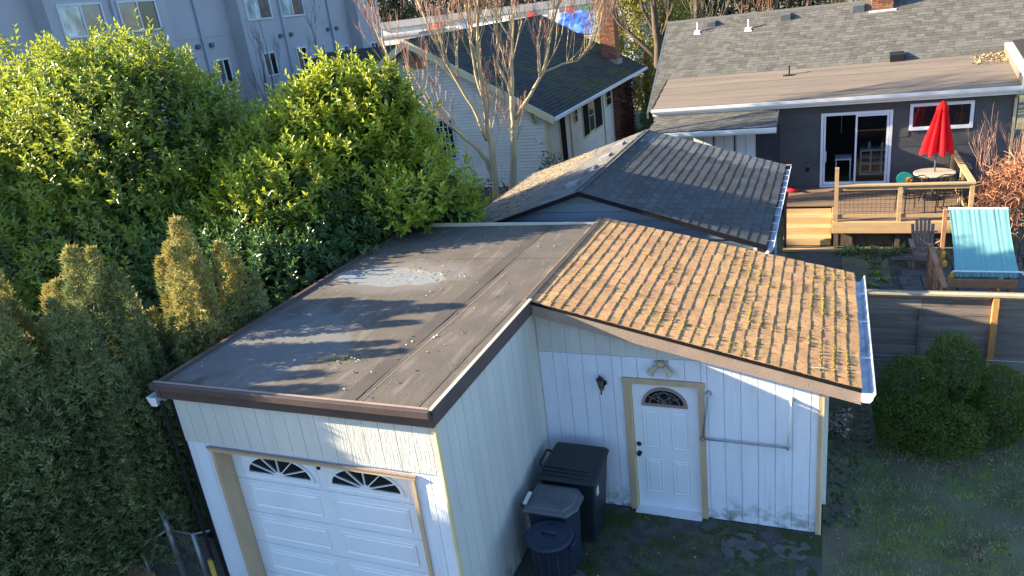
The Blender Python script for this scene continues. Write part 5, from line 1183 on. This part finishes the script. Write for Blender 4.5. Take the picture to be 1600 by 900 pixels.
# lower porch roof
def pz(y): return 2.83+.22*(y-21.6)
MB().hexa([(-4.86, 21.6, pz(21.6)-.1), (-1.36, 21.6, pz(21.6)-.1), (-1.36, 23.0, pz(23.0)-.1), (-4.86, 23.0, pz(23.0)-.1), (-4.86, 21.6, pz(21.6)-.01), (-1.36, 21.6, pz(21.6)-.01), (-1.36, 23.0, pz(23.0)-.01), (-4.86, 23.0, pz(23.0)-.01)]).build('porch_roof_deck', 'underlay', H)
tiles('s', (-4.88, 23.0, pz(23.0)), (0, -1, -.22), (1, 0, 0), 11, 15, 1.4*1.024/11, .235, .01, '', 'house_shingle', H, 0, 37, joined=True, wob=.35)
MB().prism([(-4.88, 21.59+x, pz(21.6)-.01+z) for x, z in gp], (3.53, 0, 0)).build('gutter', 'white_trim', H)
MB().tube([(-4.9, 21.5, 2.7), (-4.9, 21.6, 2.5), (-4.95, 22.6, 2.3), (-4.95, 22.65, 0)], .035, 8).build('downspout', 'white_trim', H)
MB().hexa([(-1.4, 21.6, pz(21.6)-.14), (-1.35, 21.6, pz(21.6)-.14), (-1.35, 23.0, pz(23.0)-.14), (-1.4, 23.0, pz(23.0)-.14), (-1.4, 21.6, pz(21.6)+.01), (-1.35, 21.6, pz(21.6)+.01), (-1.35, 23.0, pz(23.0)+.01), (-1.4, 23.0, pz(23.0)+.01)]).build('rake_board', 'lid_grey', H)
B(-4.8, -1.44, 22.72, 22.78, 0, 2.95).build('porch_wall', 'dark_wall', H); B(-1.46, -1.41, 22.79, 23.22, 0, 3.0).build('porch_wall', 'dark_wall', H)
MB().tube([(4.42, 22.8, 3.2), (4.42, 23.0, 3.05), (4.42, 23.18, 2.95), (4.42, 23.18, .6)], .035, 8).build('downspout', 'cream_trim', H)
# raised white parapet at right
MB().hexa([(4.44, 22.78, 3.3), (5.4, 22.78, 3.3), (5.4, 25.5, 3.8), (4.44, 25.5, 3.8), (4.44, 22.78, 3.6), (5.4, 22.78, 3.6), (5.4, 25.5, 4.12), (4.44, 25.5, 4.12)]).build('parapet', 'white_trim', H)
MB().hexa([(4.425, 22.8, 3.34), (4.437, 22.8, 3.34), (4.437, 25.45, 3.84), (4.425, 25.45, 3.84), (4.425, 22.8, 3.54), (4.437, 22.8, 3.54), (4.437, 25.45, 4.05), (4.425, 25.45, 4.05)]).build('flashing', 'tan_roll_roof', H)
MB().hexa([(4.62, 22.7, 3.6), (5.4, 22.7, 3.6), (5.4, 25.6, 4.13), (4.62, 25.6, 4.13), (4.62, 22.7, 3.64), (5.4, 22.7, 3.64), (5.4, 25.6, 4.17), (4.62, 25.6, 4.17)]).build('parapet_cap', 'underlay', H)
n = 260; r = np.random.default_rng(19); P = np.stack([4.4-r.random(n)**2*.8, r.uniform(24.6, 25.4, n), np.zeros(n)], 1); P[:, 2] = tz0+(P[:, 1]-ty0)*.208+.02
litter('leaf_litter', P, .07, 'gold_litter', 81, '', H)
# roof fittings
def pipe(x, y, h, mat='white_trim'):
    z0 = mz(y); m = MB(); m.tube([(x, y, z0-.05), (x, y, z0+h)], .03, 8); o = m.build('vent_pipe', mat, H, True); MB().hexa([(x-.12, y-.14, mz(y-.14)+.01), (x+.12, y-.14, mz(y-.14)+.01), (x+.12, y+.1, mz(y+.1)+.01), (x-.12, y+.1, mz(y+.1)+.01), (x-.06, y-.06, z0+.04), (x+.06, y-.06, z0+.04), (x+.06, y+.05, z0+.05), (x-.06, y+.05, z0+.05)]).build('pipe_flashing', mat, H)
pipe(-4.28, 27.5, .32); pipe(-2.6, 27.4, .32)
def hood(x, y, s=1.0, mat='lid_grey', zf=mz):
    z0 = zf(y); MB().hexa([(x-.16*s, y-.2*s, zf(y-.2*s)-.02), (x+.16*s, y-.2*s, zf(y-.2*s)-.02), (x+.16*s, y+.12*s, zf(y+.12*s)-.02), (x-.16*s, y+.12*s, zf(y+.12*s)-.02), (x-.16*s, y-.22*s, z0+.08*s), (x+.16*s, y-.22*s, z0+.08*s), (x+.16*s, y+.1*s, z0+.13*s), (x-.16*s, y+.1*s, z0+.13*s)]).build('roof_vent', mat, H, bevel=.008)
hood(-3.85, 27.85, .9); hood(-1.46, 27.8); hood(.72, 27.85, 1.1); hood(1.75, 25.6, 1.2, 'black_metal')
MB().tube([(-1.2, 24.95, tz(24.95)-.05), (-1.2, 24.95, tz(24.95)+.28)], .025, 8).build('vent_pipe', 'black_metal', H); MB().lathe((-1.24, 24.93, tz(24.93)), [(.16, 0), (.15, .02), (.05, .03)], 14, 1.4, .7).build('pipe_collar', 'black_metal', H)
def brickstack(par, x0, x1, y0, y1, z0, z1, bl=.2, bh=.068, seed=0):
    B(x0+.012, x1-.012, y0+.012, y1-.012, z0, z1).build('mortar_core', 'mortar_and_lap_shade', par); m = MB(); rr = random.Random(seed); z = z0; k = 0
    while z < z1:
        for (ax, lo, hi, c0) in (('x', x0, x1, y0), ('y', y0, y1, x1), ('y', y0, y1, x0)):
            u = lo-(bl/2 if k % 2 else 0)
            while u < hi:
                a, b = max(u, lo)+.005, min(u+bl, hi)-.005; q = rr.uniform(0, .008)
                if b-a > .03:
                    if ax == 'x': m.box(a, b, c0-q, c0+.02, z, z+bh-.01)
                    elif c0 == x1: m.box(c0-.02, c0+q, a, b, z, z+bh-.01)
                    else: m.box(c0-q, c0+.02, a, b, z, z+bh-.01)
                u += bl
        z += bh; k += 1
    return m.build('brick', 'brick', par, kind='stuff')
t = thing('brick_chimney', 'short brick chimney with pale flashing on the ridge of the grey house', 'chimney', (1.4, 27.9, 5.2))
brickstack(t, 1.1, 1.72, 27.65, 28.2, 5.15, 6.6, seed=2); B(1.02, 1.8, 27.56, 27.64, 5.12, 5.22).build('flashing', 'white_trim', t)

# ================================================================== CREAM HOUSE
CH = thing('cream_house', 'cream clapboard house with a dark gable roof and yellow barge boards behind the bare tree', 'house', (-14.45, 30, 0))
PX, PZ, EXR_, EXL_, EZ_, GY0, GY1 = -14.45, 6.02, -9.0, -19.9, 2.9, 25.3, 40.3
def gz(x): return PZ-abs(x-PX)*(PZ-EZ_)/(EXR_-PX)
m = MB(); z = .35
while z < 5.8:
    w_ = (PZ-.12-z)/((PZ-EZ_)/(EXR_-PX)); xr = min(PX+w_, -9.5); xl = max(PX-w_, -19.4)
    if xr-xl > .1: m.hexa([(xl, 25.76, z), (xr, 25.76, z), (xr, 25.8, z), (xl, 25.8, z), (xl, 25.785, z+.108), (xr, 25.785, z+.108), (xr, 25.8, z+.108), (xl, 25.8, z+.108)])
    z += .118
m.build('clapboard', 'cream_siding', CH, kind='stuff')
MB().prism([(-19.4, 25.801, 0), (-9.5, 25.801, 0), (-9.5, 25.801, 3.0), (PX, 25.801, 5.9), (-19.4, 25.801, 3.0)], (0, .06, 0)).build('gable_wall', 'mortar_and_lap_shade', CH)  # grey backing; clapboard gaps show it as painted lap shadow lines
m = MB(); z = .1
while z < 2.7: m.hexa([(-9.5, 25.8, z), (-9.462, 25.8, z), (-9.462, 39, z), (-9.5, 39, z), (-9.5, 25.8, z+.135), (-9.485, 25.8, z+.135), (-9.485, 39, z+.135), (-9.5, 39, z+.135)]); z += .15
m.build('clapboard', 'cream_siding', CH, kind='stuff')
B(-9.56, -9.501, 25.87, 39, 0, 3.0).build('side_wall', 'mortar_and_lap_shade', CH); B(-19.4, -19.34, 25.87, 39, 0, 3.0).build('side_wall', 'cream_siding', CH)  # side backing likewise draws the lap shadows between clapboards
MB().prism([(-19.4, 38.94, 0), (-9.5, 38.94, 0), (-9.5, 38.94, 3.0), (PX, 38.94, 5.9), (-19.4, 38.94, 3.0)], (0, .06, 0)).build('gable_wall', 'cream_siding', CH)
for s_, ex in ((1, EXR_), (-1, EXL_)):
    MB().hexa([(PX, GY0+.03, PZ-.14), (ex, GY0+.03, EZ_-.14), (ex, GY1, EZ_-.14), (PX, GY1, PZ-.14), (PX, GY0+.03, PZ-.01), (ex, GY0+.03, EZ_-.01), (ex, GY1, EZ_-.01), (PX, GY1, PZ-.01)]).build('roof_deck', 'underlay', CH)
    slc = math.hypot(ex-PX, PZ-EZ_)
    tiles('s', (PX, GY0, PZ), (ex-PX, 0, EZ_-PZ), (0, 1, 0), 36, 38, slc/36, .395, .018, '', 'dark_shingle', CH, 0, 50, joined=True)
    MB().hexa([(PX, GY0-.06, PZ-.24), (ex, GY0-.06, EZ_-.24), (ex, GY0-.002, EZ_-.24), (PX, GY0-.002, PZ-.24), (PX, GY0-.06, PZ+.03), (ex, GY0-.06, EZ_+.03), (ex, GY0-.002, EZ_+.03), (PX, GY0-.002, PZ+.03)]).build('barge_board', 'cream_trim', CH)
B(EXR_, EXR_+.1, GY0, GY1, EZ_-.12, EZ_-.0).build('gutter', 'white_trim', CH)
for y in np.arange(26, 39.5, .6): B(-9.47, -9.05, y, y+.07, EZ_-.2+.0, EZ_-.125).build('rafter_tail', 'cream_trim', CH)
for x in (-9.9, -14.45, -18.6): MB().bar((x, 25.76, gz(x)-.75), (x, 25.36, gz(x)-.22), .09, .09).build('bracket', 'cream_trim', CH)
MB().prism([(-14.95, 25.76, 4.95), (-13.95, 25.76, 4.95), (-13.95, 25.76, 5.2), (PX, 25.76, 5.5), (-14.95, 25.76, 5.2)], (0, .03, 0)).build('gable_vent', 'play_wood', CH)
f = B(-14.0, -13.2, 25.72, 25.77, 1.5, 3.05).build('window', 'window_trim', CH); B(-13.93, -13.27, 25.705, 25.718, 1.58, 2.97).build('pane', 'glass_dark', f)
for x in (-13.77, -13.6, -13.43): B(x-.012, x+.012, 25.685, 25.703, 1.58, 2.97).build('security_bar', 'white_trim', f)
for z in (1.85, 2.15, 2.45, 2.75): B(-13.93, -13.27, 25.67, 25.684, z-.01, z+.01).build('security_bar', 'white_trim', f)
def cwin(y0, y1, z0, z1, kind='w'):
    f = B(-9.47, -9.43, y0-.07, y1+.07, z0-.08, z1+.08).build('window', 'cream_trim', CH)
    if kind == 's': B(-9.43, -9.41, y0, y1, z0, z1).build('shutter', 'black_trim', f)
    else: B(-9.43, -9.42, y0, y1, z0, (z0+z1)/2-.02).build('pane', 'glass_dark', f); B(-9.43, -9.42, y0, y1, (z0+z1)/2+.02, z1).build('pane', 'glass_dark', f)
cwin(27.15, 27.7, .9, 2.62, 's'); cwin(29.05, 29.35, 2.1, 2.6); cwin(30.15, 30.85, 1.3, 2.6, 's'); cwin(31.0, 31.65, 1.35, 2.6); cwin(31.85, 32.9, 1.3, 2.6, 's'); cwin(33.9, 34.6, 1.95, 2.6)
for y in (28.4, 33.3): B(-9.46, -9.42, y, y+.06, .3, 2.65).build('wall_conduit', 'cream_trim', CH)
B(-9.52, -9.43, 38.85, 39.02, 0, 2.75).build('corner_board', 'white_trim', CH); B(-9.56, -9.43, 25.74, 25.9, .2, 2.75).build('corner_board', 'cream_trim', CH)
t = thing('wall_chimney', 'brick chimney stack cloaked in dead ivy on the side of the cream house', 'chimney', (-9.3, 36, 0))
brickstack(t, -9.47, -9.05, 35.1, 37.1, 0, 2.72, .24, .09, 3)
n = 5000; r = np.random.default_rng(3); P = np.stack([r.uniform(-9.12, -8.95, n), r.uniform(35.0, 37.2, n), 2.7*r.random(n)**1.4], 1); P[:, 1] += np.where(P[:, 2] > 1.5, 0, 0); litter('dead_ivy', P, .1, 'ivy_brown', 91, '', t)
t = thing('brick_chimney', 'tall red brick chimney rising through the dark roof of the cream house', 'chimney', (-10.2, 38.1, 3.3))
brickstack(t, -10.6, -9.85, 37.7, 38.5, 3.0, 8.2, .21, .08, 4); B(-10.68, -9.77, 37.62, 38.58, 3.2, 3.62).build('flashing', 'mortar_and_lap_shade', t)
t = thing('satellite_dish', 'small pale satellite dish on the front corner of the cream house', 'satellite dish', (-9.7, 25.6, 2.2))
m = MB(); m.lathe((0, 0, 0), [(.2, .05), (.14, .02), (.02, 0)], 18); me = m.mesh('dish'); o = link('dish', me, 'white_trim', t); o.location = (0, -.25, 0); o.rotation_euler = (1.3, 0, 1.5)
MB().tube([(-9.7, 25.38, 2.2), (-9.75, 25.78, 1.9)], .025, 6).build('arm', 'galvanised', t)
# small dark hipped wing left of the gable
t = thing('dark_roofed_house', 'low house with a dark hipped roof between the cream house and the apartment block', 'house', (-19, 30, 0))
m = MB(); m.add([(-21.9, 27, 4.5), (-16.2, 27, 4.5), (-16.6, 28.9, 5.75), (-20.7, 28.9, 5.75), (-21.9, 31, 4.5), (-16.2, 31, 4.5), (-21.9, 27, 4.38), (-16.2, 27, 4.38), (-21.9, 31, 4.38), (-16.2, 31, 4.38)], [(0, 1, 2, 3), (0, 3, 4), (4, 3, 2, 5), (1, 5, 2), (6, 7, 1, 0), (8, 6, 0, 4), (9, 8, 4, 5), (7, 9, 5, 1), (6, 8, 9, 7)])
m.build('roof', 'underlay', t)
dn3 = Vector((0, -1.9, -1.25)); tiles('s', (-21.9, 28.9, 5.76), dn3, (1, 0, 0), 14, 14, dn3.length/14, .4, .018, '', 'dark_shingle', t, 0, 55, joined=True, clip=lambda p: p.x > -21.9+(p.y-27)*.63 and p.x < -16.2)
B(-21.6, -16.5, 27.3, 30.8, 0, 4.4).build('wall', 'cream_siding', t)

# ================================================================== APARTMENT BLOCK
AP = thing('apartment_block', 'tall pale grey-blue stucco apartment block with stepped bays and rows of windows', 'building', (-26, 30, 0))
XB, XR = -24.0, -24.7
for (a, b) in ((18.85, 24.05), (28.1, 33.7), (37.4, 39.65)): B(XR, XB, a, b, 0, 9.9).build('bay', 'apartment_wall', AP)
B(-34, XR-.003, -6, 39.65, 0, 9.9).build('main_wall', 'apartment_wall', AP)
for (a, b) in ((24.05, 28.1), (33.7, 37.4), (5, 18.85)): B(XR, XR+.02, a+.01, b-.01, 7.05, 7.08).build('wall_joint', 'apartment_wall', AP)
def awin(x, y0, y1, z0, z1, pale=0):
    f = MB(); t_ = .07
    for a in ((y0, y1, z0, z0+t_), (y0, y1, z1-t_, z1), (y0, y0+t_, z0+t_, z1-t_), (y1-t_, y1, z0+t_, z1-t_), ((y0+y1)/2-.03, (y0+y1)/2+.03, z0+t_, z1-t_)): f.box(x, x+.06, *a)
    f = f.build('window', 'window_trim', AP); mid = (y0+y1)/2
    B(x+.01, x+.025, y0+t_, mid-.03, z0+t_, z1-t_).build('pane', ('glass_blind', 'glass_sky_reflect', 'glass_dark')[pale % 3], f); B(x+.01, x+.025, mid+.03, y1-t_, z0+t_, z1-t_).build('pane', ('glass_dark', 'glass_blind', 'glass_sky_reflect')[pale % 3], f)
k = 0
for x, y0, y1 in ((XB, 19.25, 21.05), (XB, 21.7, 23.52), (XB, 28.5, 30.22), (XB, 30.9, 32.7), (XB, 37.6, 39.35), (XR, 12.5, 14.3)): awin(x, y0, y1, 7.5, 8.62, 1 if k in (0, 2, 3, 4) else 0); k += 1
for x, y0, y1, z0, z1, pl in ((XR, 24.85, 25.55, 4.95, 6.1, 1), (XR, 26.65, 27.5, 4.95, 6.1, 0), (XB, 28.93, 29.82, 5.02, 6.09, 0), (XB, 31.38, 32.24, 5.02, 6.09, 0), (XR, 34.1, 34.75, 5.45, 6.1, 0), (XR, 36.05, 36.95, 5.3, 5.8, 1), (XB, 38.1, 38.98, 5.25, 5.75, 0)): awin(x, y0, y1, z0, z1, pl)
for x, y in ((XB, 21.48), (XR, 26.2), (XB, 30.83), (XR, 35.7)):
    B(x, x+.11, y-.06, y+.06, 0, 9.85).build('downspout', 'downspout_paint', AP)
    for z in (5.2, 6.9, 8.4): B(x, x+.125, y-.09, y+.09, z, z+.04).build('pipe_strap', 'downspout_paint', AP)
    for dy_ in (-.45, .35): B(x, x+.12, y+dy_, y+dy_+.2, 6.62, 6.8).build('vent_hood', 'lid_grey', AP, bevel=.02)

# ================================================================== BARE TREES
def limb_tree(label, base, limbs, mats, seed, depth=3, ln=.9, r_=.02, group=None, cat='tree', dens=7, tw='red_twig', up=.5, spread=.45):
    t = thing('bare_tree', label, cat, base, group); rr = random.Random(seed); tr = MB(); ms = {k: MB() for k in range(depth+1)}
    for pts, ra, rb in limbs:
        n = len(pts); P = [Vector(p) for p in pts]; rs = [ra+(rb-ra)*i/(n-1) for i in range(n)]
        Q = []; RR = []
        for i in range(n-1):
            for q in range(3): u = q/3; Q.append(P[i].lerp(P[i+1], u)+Vector((rr.uniform(-1, 1), rr.uniform(-1, 1), 0))*.025*(1 if q else 0)); RR.append(rs[i]+(rs[i+1]-rs[i])*u)
        Q.append(P[-1]); RR.append(rs[-1]); tr.tube(Q, RR, 8)
        tot = len(Q)
        for q in range(dens):
            i = rr.randint(int(tot*.4), tot-1); d = (Q[min(i+1, tot-1)]-Q[max(i-1, 0)]).normalized()
            nd = (d*.7+Vector((rr.uniform(-1, 1), rr.uniform(-1, 1), rr.uniform(-.1, .8)))*.7+Vector((0, 0, up))).normalized()
            branchy(ms, Q[i], nd, ln*rr.uniform(.7, 1.25), max(r_, .5*RR[i]) if RR[i] < .08 else r_*1.3, depth, rr, spread, up*.5)
    tr.build('trunk', mats, t, True)
    for k in ms: ms[k].build('branches' if k > 1 else 'twigs', mats if k > 1 else tw, t, kind='stuff')
    return t
X = -9.1
limb_tree('multi-stemmed bare maple with pale stems and reddish twigs in front of the cream house', (-9.2, 20, 0), [
    ([(-9.25, 20, 0), (-9.2, 20, 1.5), (-9.12, 20, 2.8), (-9.2, 20.1, 3.9), (-9.24, 20.1, 5.3), (-8.95, 20, 7.0)], .13, .03),
    ([(-9.05, 20.1, 0), (-8.65, 20.1, 1.8), (-8.42, 20, 2.95), (-8.33, 20, 4.0), (-8.23, 20.1, 5.25), (-8.0, 20.1, 6.9)], .13, .03),
    ([(-9.2, 20, 2.0), (-9.3, 19.95, 2.6), (-9.58, 19.8, 3.1), (-10.2, 19.7, 3.7), (-10.9, 19.6, 4.4), (-11.5, 19.5, 5.2), (-11.85, 19.5, 6.0)], .075, .02),
    ([(-9.18, 19.9, 3.2), (-9.5, 19.9, 4.2), (-9.9, 19.7, 5.2), (-10.3, 19.6, 6.2), (-10.6, 19.6, 7.2)], .06, .02),
    ([(-8.35, 20, 3.7), (-7.75, 20, 4.35), (-7.3, 20.2, 5.0), (-7.1, 20.2, 5.8), (-6.7, 20.3, 6.8)], .06, .02),
    ([(-7.3, 20.2, 4.95), (-6.8, 20.2, 5.1), (-6.35, 20.2, 5.15), (-5.95, 20.2, 5.5)], .03, .012),
    ([(-9.22, 20.3, 4.0), (-9.6, 20.6, 5.0), (-9.7, 20.8, 6.2), (-9.75, 20.8, 7.3)], .05, .02),
    ([(-8.3, 20, 4.4), (-8.7, 20.2, 5.3), (-8.6, 20.3, 6.4), (-8.5, 20.3, 7.4)], .045, .02)], 'maple_bark', 5, dens=19, ln=1.0, r_=.0105, spread=.55, up=.4)
limb_tree('leafless dark-trunked tree between the two house roofs', (-7.4, 36, 0), [
    ([(-7.5, 36, 0), (-7.45, 36, 2.5), (-7.4, 36, 4.2), (-7.5, 36, 5.5), (-7.6, 36, 7.5)], .28, .1),
    ([(-7.45, 36, 3.6), (-8.3, 36, 4.5), (-9.2, 36, 5.4), (-9.9, 36, 6.6)], .12, .04),
    ([(-7.45, 36, 4.0), (-6.9, 36, 5.2), (-6.7, 36, 6.8)], .1, .04), ([(-7.45, 36, 4.6), (-8.0, 36, 5.8), (-8.2, 36, 7.2)], .08, .04)], 'bark', 9, dens=9, ln=1.3, r_=.03, tw='olive_twig')
limb_tree('thin dark bare sapling against the apartment wall left of the drainpipes', (-22.6, 26.5, 0), [([(-22.4, 26.5, 0), (-22.3, 26.6, 3.5), (-22.2, 26.7, 5.8)], .06, .02), ([(-22.4, 26.5, 0), (-22.6, 27.4, 3.2), (-22.8, 27.9, 6.4)], .05, .015)], 'grey_twig', 15, dens=4, ln=1.1, r_=.014, tw='grey_twig', group='saplings by the apartment wall')
limb_tree('thin dark bare sapling beside the dark hipped roof', (-22.6, 29.5, 0), [([(-22.4, 30.2, 0), (-22.3, 30.4, 3.5), (-22.2, 30.6, 6.0)], .06, .02)], 'grey_twig', 16, dens=5, ln=1.0, r_=.014, tw='grey_twig', group='saplings by the apartment wall')
for k, (x, y, z) in enumerate([(-2.3, 36, 7.0), (1.5, 38, 7.0), (5, 37, 7.2)]):
    limb_tree(['reddish bare shrub tree above the left half of the grey roof ridge', 'reddish bare shrub tree above the middle of the grey roof ridge', 'reddish bare shrub tree above the right of the grey roof ridge'][k], (x, y, 0), [([(x, y, 0), (x+.2, y, 3), (x-.2, y, 5.2)], .15, .06), ([(x, y, 2), (x-1, y, 4.2), (x-1.6, y, 5.6)], .1, .04), ([(x, y, 2), (x+1, y, 4.2), (x+1.4, y, 5.8)], .1, .04)], 'bark', 40+k, dens=12, ln=1.5, r_=.03, tw='dead_twig', group='reddish trees behind the grey house')
limb_tree('olive bare tree above the left end of the grey roof ridge', (-5.5, 34, 0), [([(-5.5, 34, 0), (-5.4, 34, 4), (-5.2, 34, 7)], .16, .07), ([(-5.5, 34, 2), (-4.4, 34, 4.8), (-3.6, 34, 6.8)], .1, .04)], 'bark', 47, dens=12, ln=1.4, r_=.03, tw='olive_twig')
# gold-green hedge between the houses
t = thing('tall_hedge', 'tall yellow-green bushy hedge filling the gap between the two houses', 'hedge', (-9.5, 43, 0))
P, O = ell_pts([((-9.9, 43.5, 3.6), (1.8, 1.6, 3.4)), ((-8.2, 43.0, 2.6), (1.3, 1.5, 2.5)), ((-11.2, 44, 4.6), (1.3, 1.4, 3.0)), ((-9.0, 44.5, 5.2), (1.6, 1.6, 2.4))], 90, seed=4, bump=.2)
k = P[:, 2] > .2; P, O = P[k], O[k]; r = np.random.default_rng(4); V_, F_ = leaves_at(P, unit(O+r.normal(size=O.shape)*.7), unit(r.normal(size=O.shape)), r.uniform(.12, .3, len(P)), r.uniform(.06, .12, len(P))); np_mesh('foliage', V_, F_, 'hedge_gold', t, kind='stuff')
MB().tube([(-9.7, 43.4, 0), (-9.6, 43.4, 3)], .2, 7).build('trunk', 'bark', t)
def loosebush(nm, label, cat, ells, dens, mat, seed, leaf=.1, loc=None):
    t = thing(nm, label, cat, (ells[0][0][0], ells[0][0][1], 0)); P, O = ell_pts(ells, dens, inner=.4, seed=seed, bump=.25); k = P[:, 2] > .03; P, O = P[k], O[k]; r = np.random.default_rng(seed)
    V_, F_ = leaves_at(P, unit(O+r.normal(size=O.shape)*.8), unit(r.normal(size=O.shape)), leaf*r.uniform(.6, 1.3, len(P)), leaf*.45*r.uniform(.7, 1.2, len(P))); np_mesh('foliage', V_, F_, mat, t, kind='stuff')
    m = MB(); c = ells[0][0]
    for q in range(5): m.tube([(c[0], c[1], 0), (c[0]+.3*math.cos(q*1.3), c[1]+.3*math.sin(q*1.3), c[2]+.3)], [.03, .01], 5)
    m.build('stems', 'bark', t); return t
loosebush('dark_bush', 'dark evergreen bush at the foot of the ivy chimney beyond the cream house', 'bush', [((-8.3, 38.5, .6), (.7, 1.2, .9)), ((-8.0, 41, .9), (.9, 1, 1.2))], 160, 'laurel_leaf_dark', 401, .12)
loosebush('climbing_bush', 'straggly green bush against the front corner of the cream house', 'bush', [((-9.0, 24.6, .9), (.5, .5, .9)), ((-8.6, 25.2, .6), (.5, .6, .7)), ((-8.4, 26.5, .5), (.5, .9, .6))], 130, 'laurel_leaf_dark', 402, .1)
loosebush('ferny_bush', 'dull purple leafy bush at the foot of the bare maple', 'bush', [((-9.9, 21.3, .8), (.8, .6, .9))], 130, 'ivy_brown', 403, .09)
# ================================================================== FAR BACKGROUND
t = thing('tarp_covered_shed', 'shed roof draped with a rumpled bright blue tarpaulin beyond the cream house', 'shed', (-18.2, 60, 0))
xs = np.linspace(-20.3, -15.8, 40); ys = np.linspace(58.5, 61.5, 26); XX, YY = np.meshgrid(xs, ys); Pn = np.stack([XX.ravel(), YY.ravel(), 0*XX.ravel()], 1)
ZZ = 5.6-(61.5-YY)*.52+.14*vnoise(Pn, 2.2, 3).reshape(XX.shape)+.08*vnoise(Pn, 5, 4).reshape(XX.shape); idx = np.arange(40*26).reshape(26, 40)
np_mesh('tarpaulin', np.stack([XX, YY, ZZ], -1).reshape(-1, 3), np.stack([idx[:-1, :-1], idx[:-1, 1:], idx[1:, 1:], idx[1:, :-1]], -1).reshape(-1, 4), 'blue_tarp', t)
B(-20.2, -15.9, 58.6, 61.4, 0, 3.7).build('wall', 'far_white', t)
t = thing('store_building', 'long pale shop building far off behind the bare maple, with small coloured signs', 'building', (-30, 78, 0))
B(-46, -18, 76, 86, 0, 6.1).build('wall', 'far_white', t); B(-46.2, -17.8, 75.7, 75.98, 5.9, 6.6).build('parapet', 'far_grey', t)
for k, (x, w_, mt) in enumerate([(-40, 1.6, 'far_red'), (-36, 1.2, 'far_blue'), (-31.5, 1.4, 'far_white'), (-28.6, .8, 'far_red'), (-26.4, 1.2, 'far_white'), (-24.4, .7, 'far_red'), (-22.8, .9, 'far_green')]): B(x, x+w_, 75.6, 75.69, 4.9, 5.75).build('shop_sign', mt, t)
for k in range(9): B(-44+k*2.9, -42.2+k*2.9, 75.9, 75.98, 1, 4.4).build('shop_window', 'glass_dark', t)
t = thing('white_garage_block', 'small white flat-roofed outbuilding right of the apartment block', 'building', (-28.5, 50, 0))
B(-31, -26.8, 49, 53, 0, 5.6).build('wall', 'far_white', t); B(-31.1, -26.7, 48.9, 53.1, 5.6, 5.75).build('roof', 'far_grey', t); B(-29.8, -28.0, 48.95, 48.99, 1.5, 3.6).build('garage_door', 'far_grey', t)
t = thing('grey_shed', 'low grey shed roof beyond the ridge of the cream house', 'shed', (-24, 55, 0)); B(-26, -20.8, 54, 58, 0, 4.6).build('wall', 'far_grey', t); MB().prism([(-26.2, 53.8, 4.6), (-20.6, 53.8, 4.6), (-20.6, 56, 5.6), (-26.2, 56, 5.6)], (0, .1, .05)).build('roof', 'far_white', t)
for k in range(11):
    x = -62+k*11; y = 96+(k*37 % 17)
    t = thing('distant_tree', 'bare brownish tree in the row on the horizon behind the houses', 'tree', (x, y, 0), 'distant trees on the horizon')
    P, O = ell_pts([((x, y, 8), (6, 4, 7.5)), ((x+4, y+2, 6), (4, 3, 6))], 9, inner=.3, seed=500+k, bump=.25); P[:, 2] = np.maximum(P[:, 2], .3); r = np.random.default_rng(k)
    V_, F_ = leaves_at(P, unit(O+r.normal(size=O.shape)), unit(r.normal(size=O.shape)), r.uniform(.5, 1.2, len(P)), r.uniform(.15, .4, len(P))); np_mesh('crown', V_, F_, 'far_leaf', t, kind='stuff')
    MB().tube([(x, y, 0), (x, y, 8)], [.5, .2], 6).build('trunk', 'bark', t)
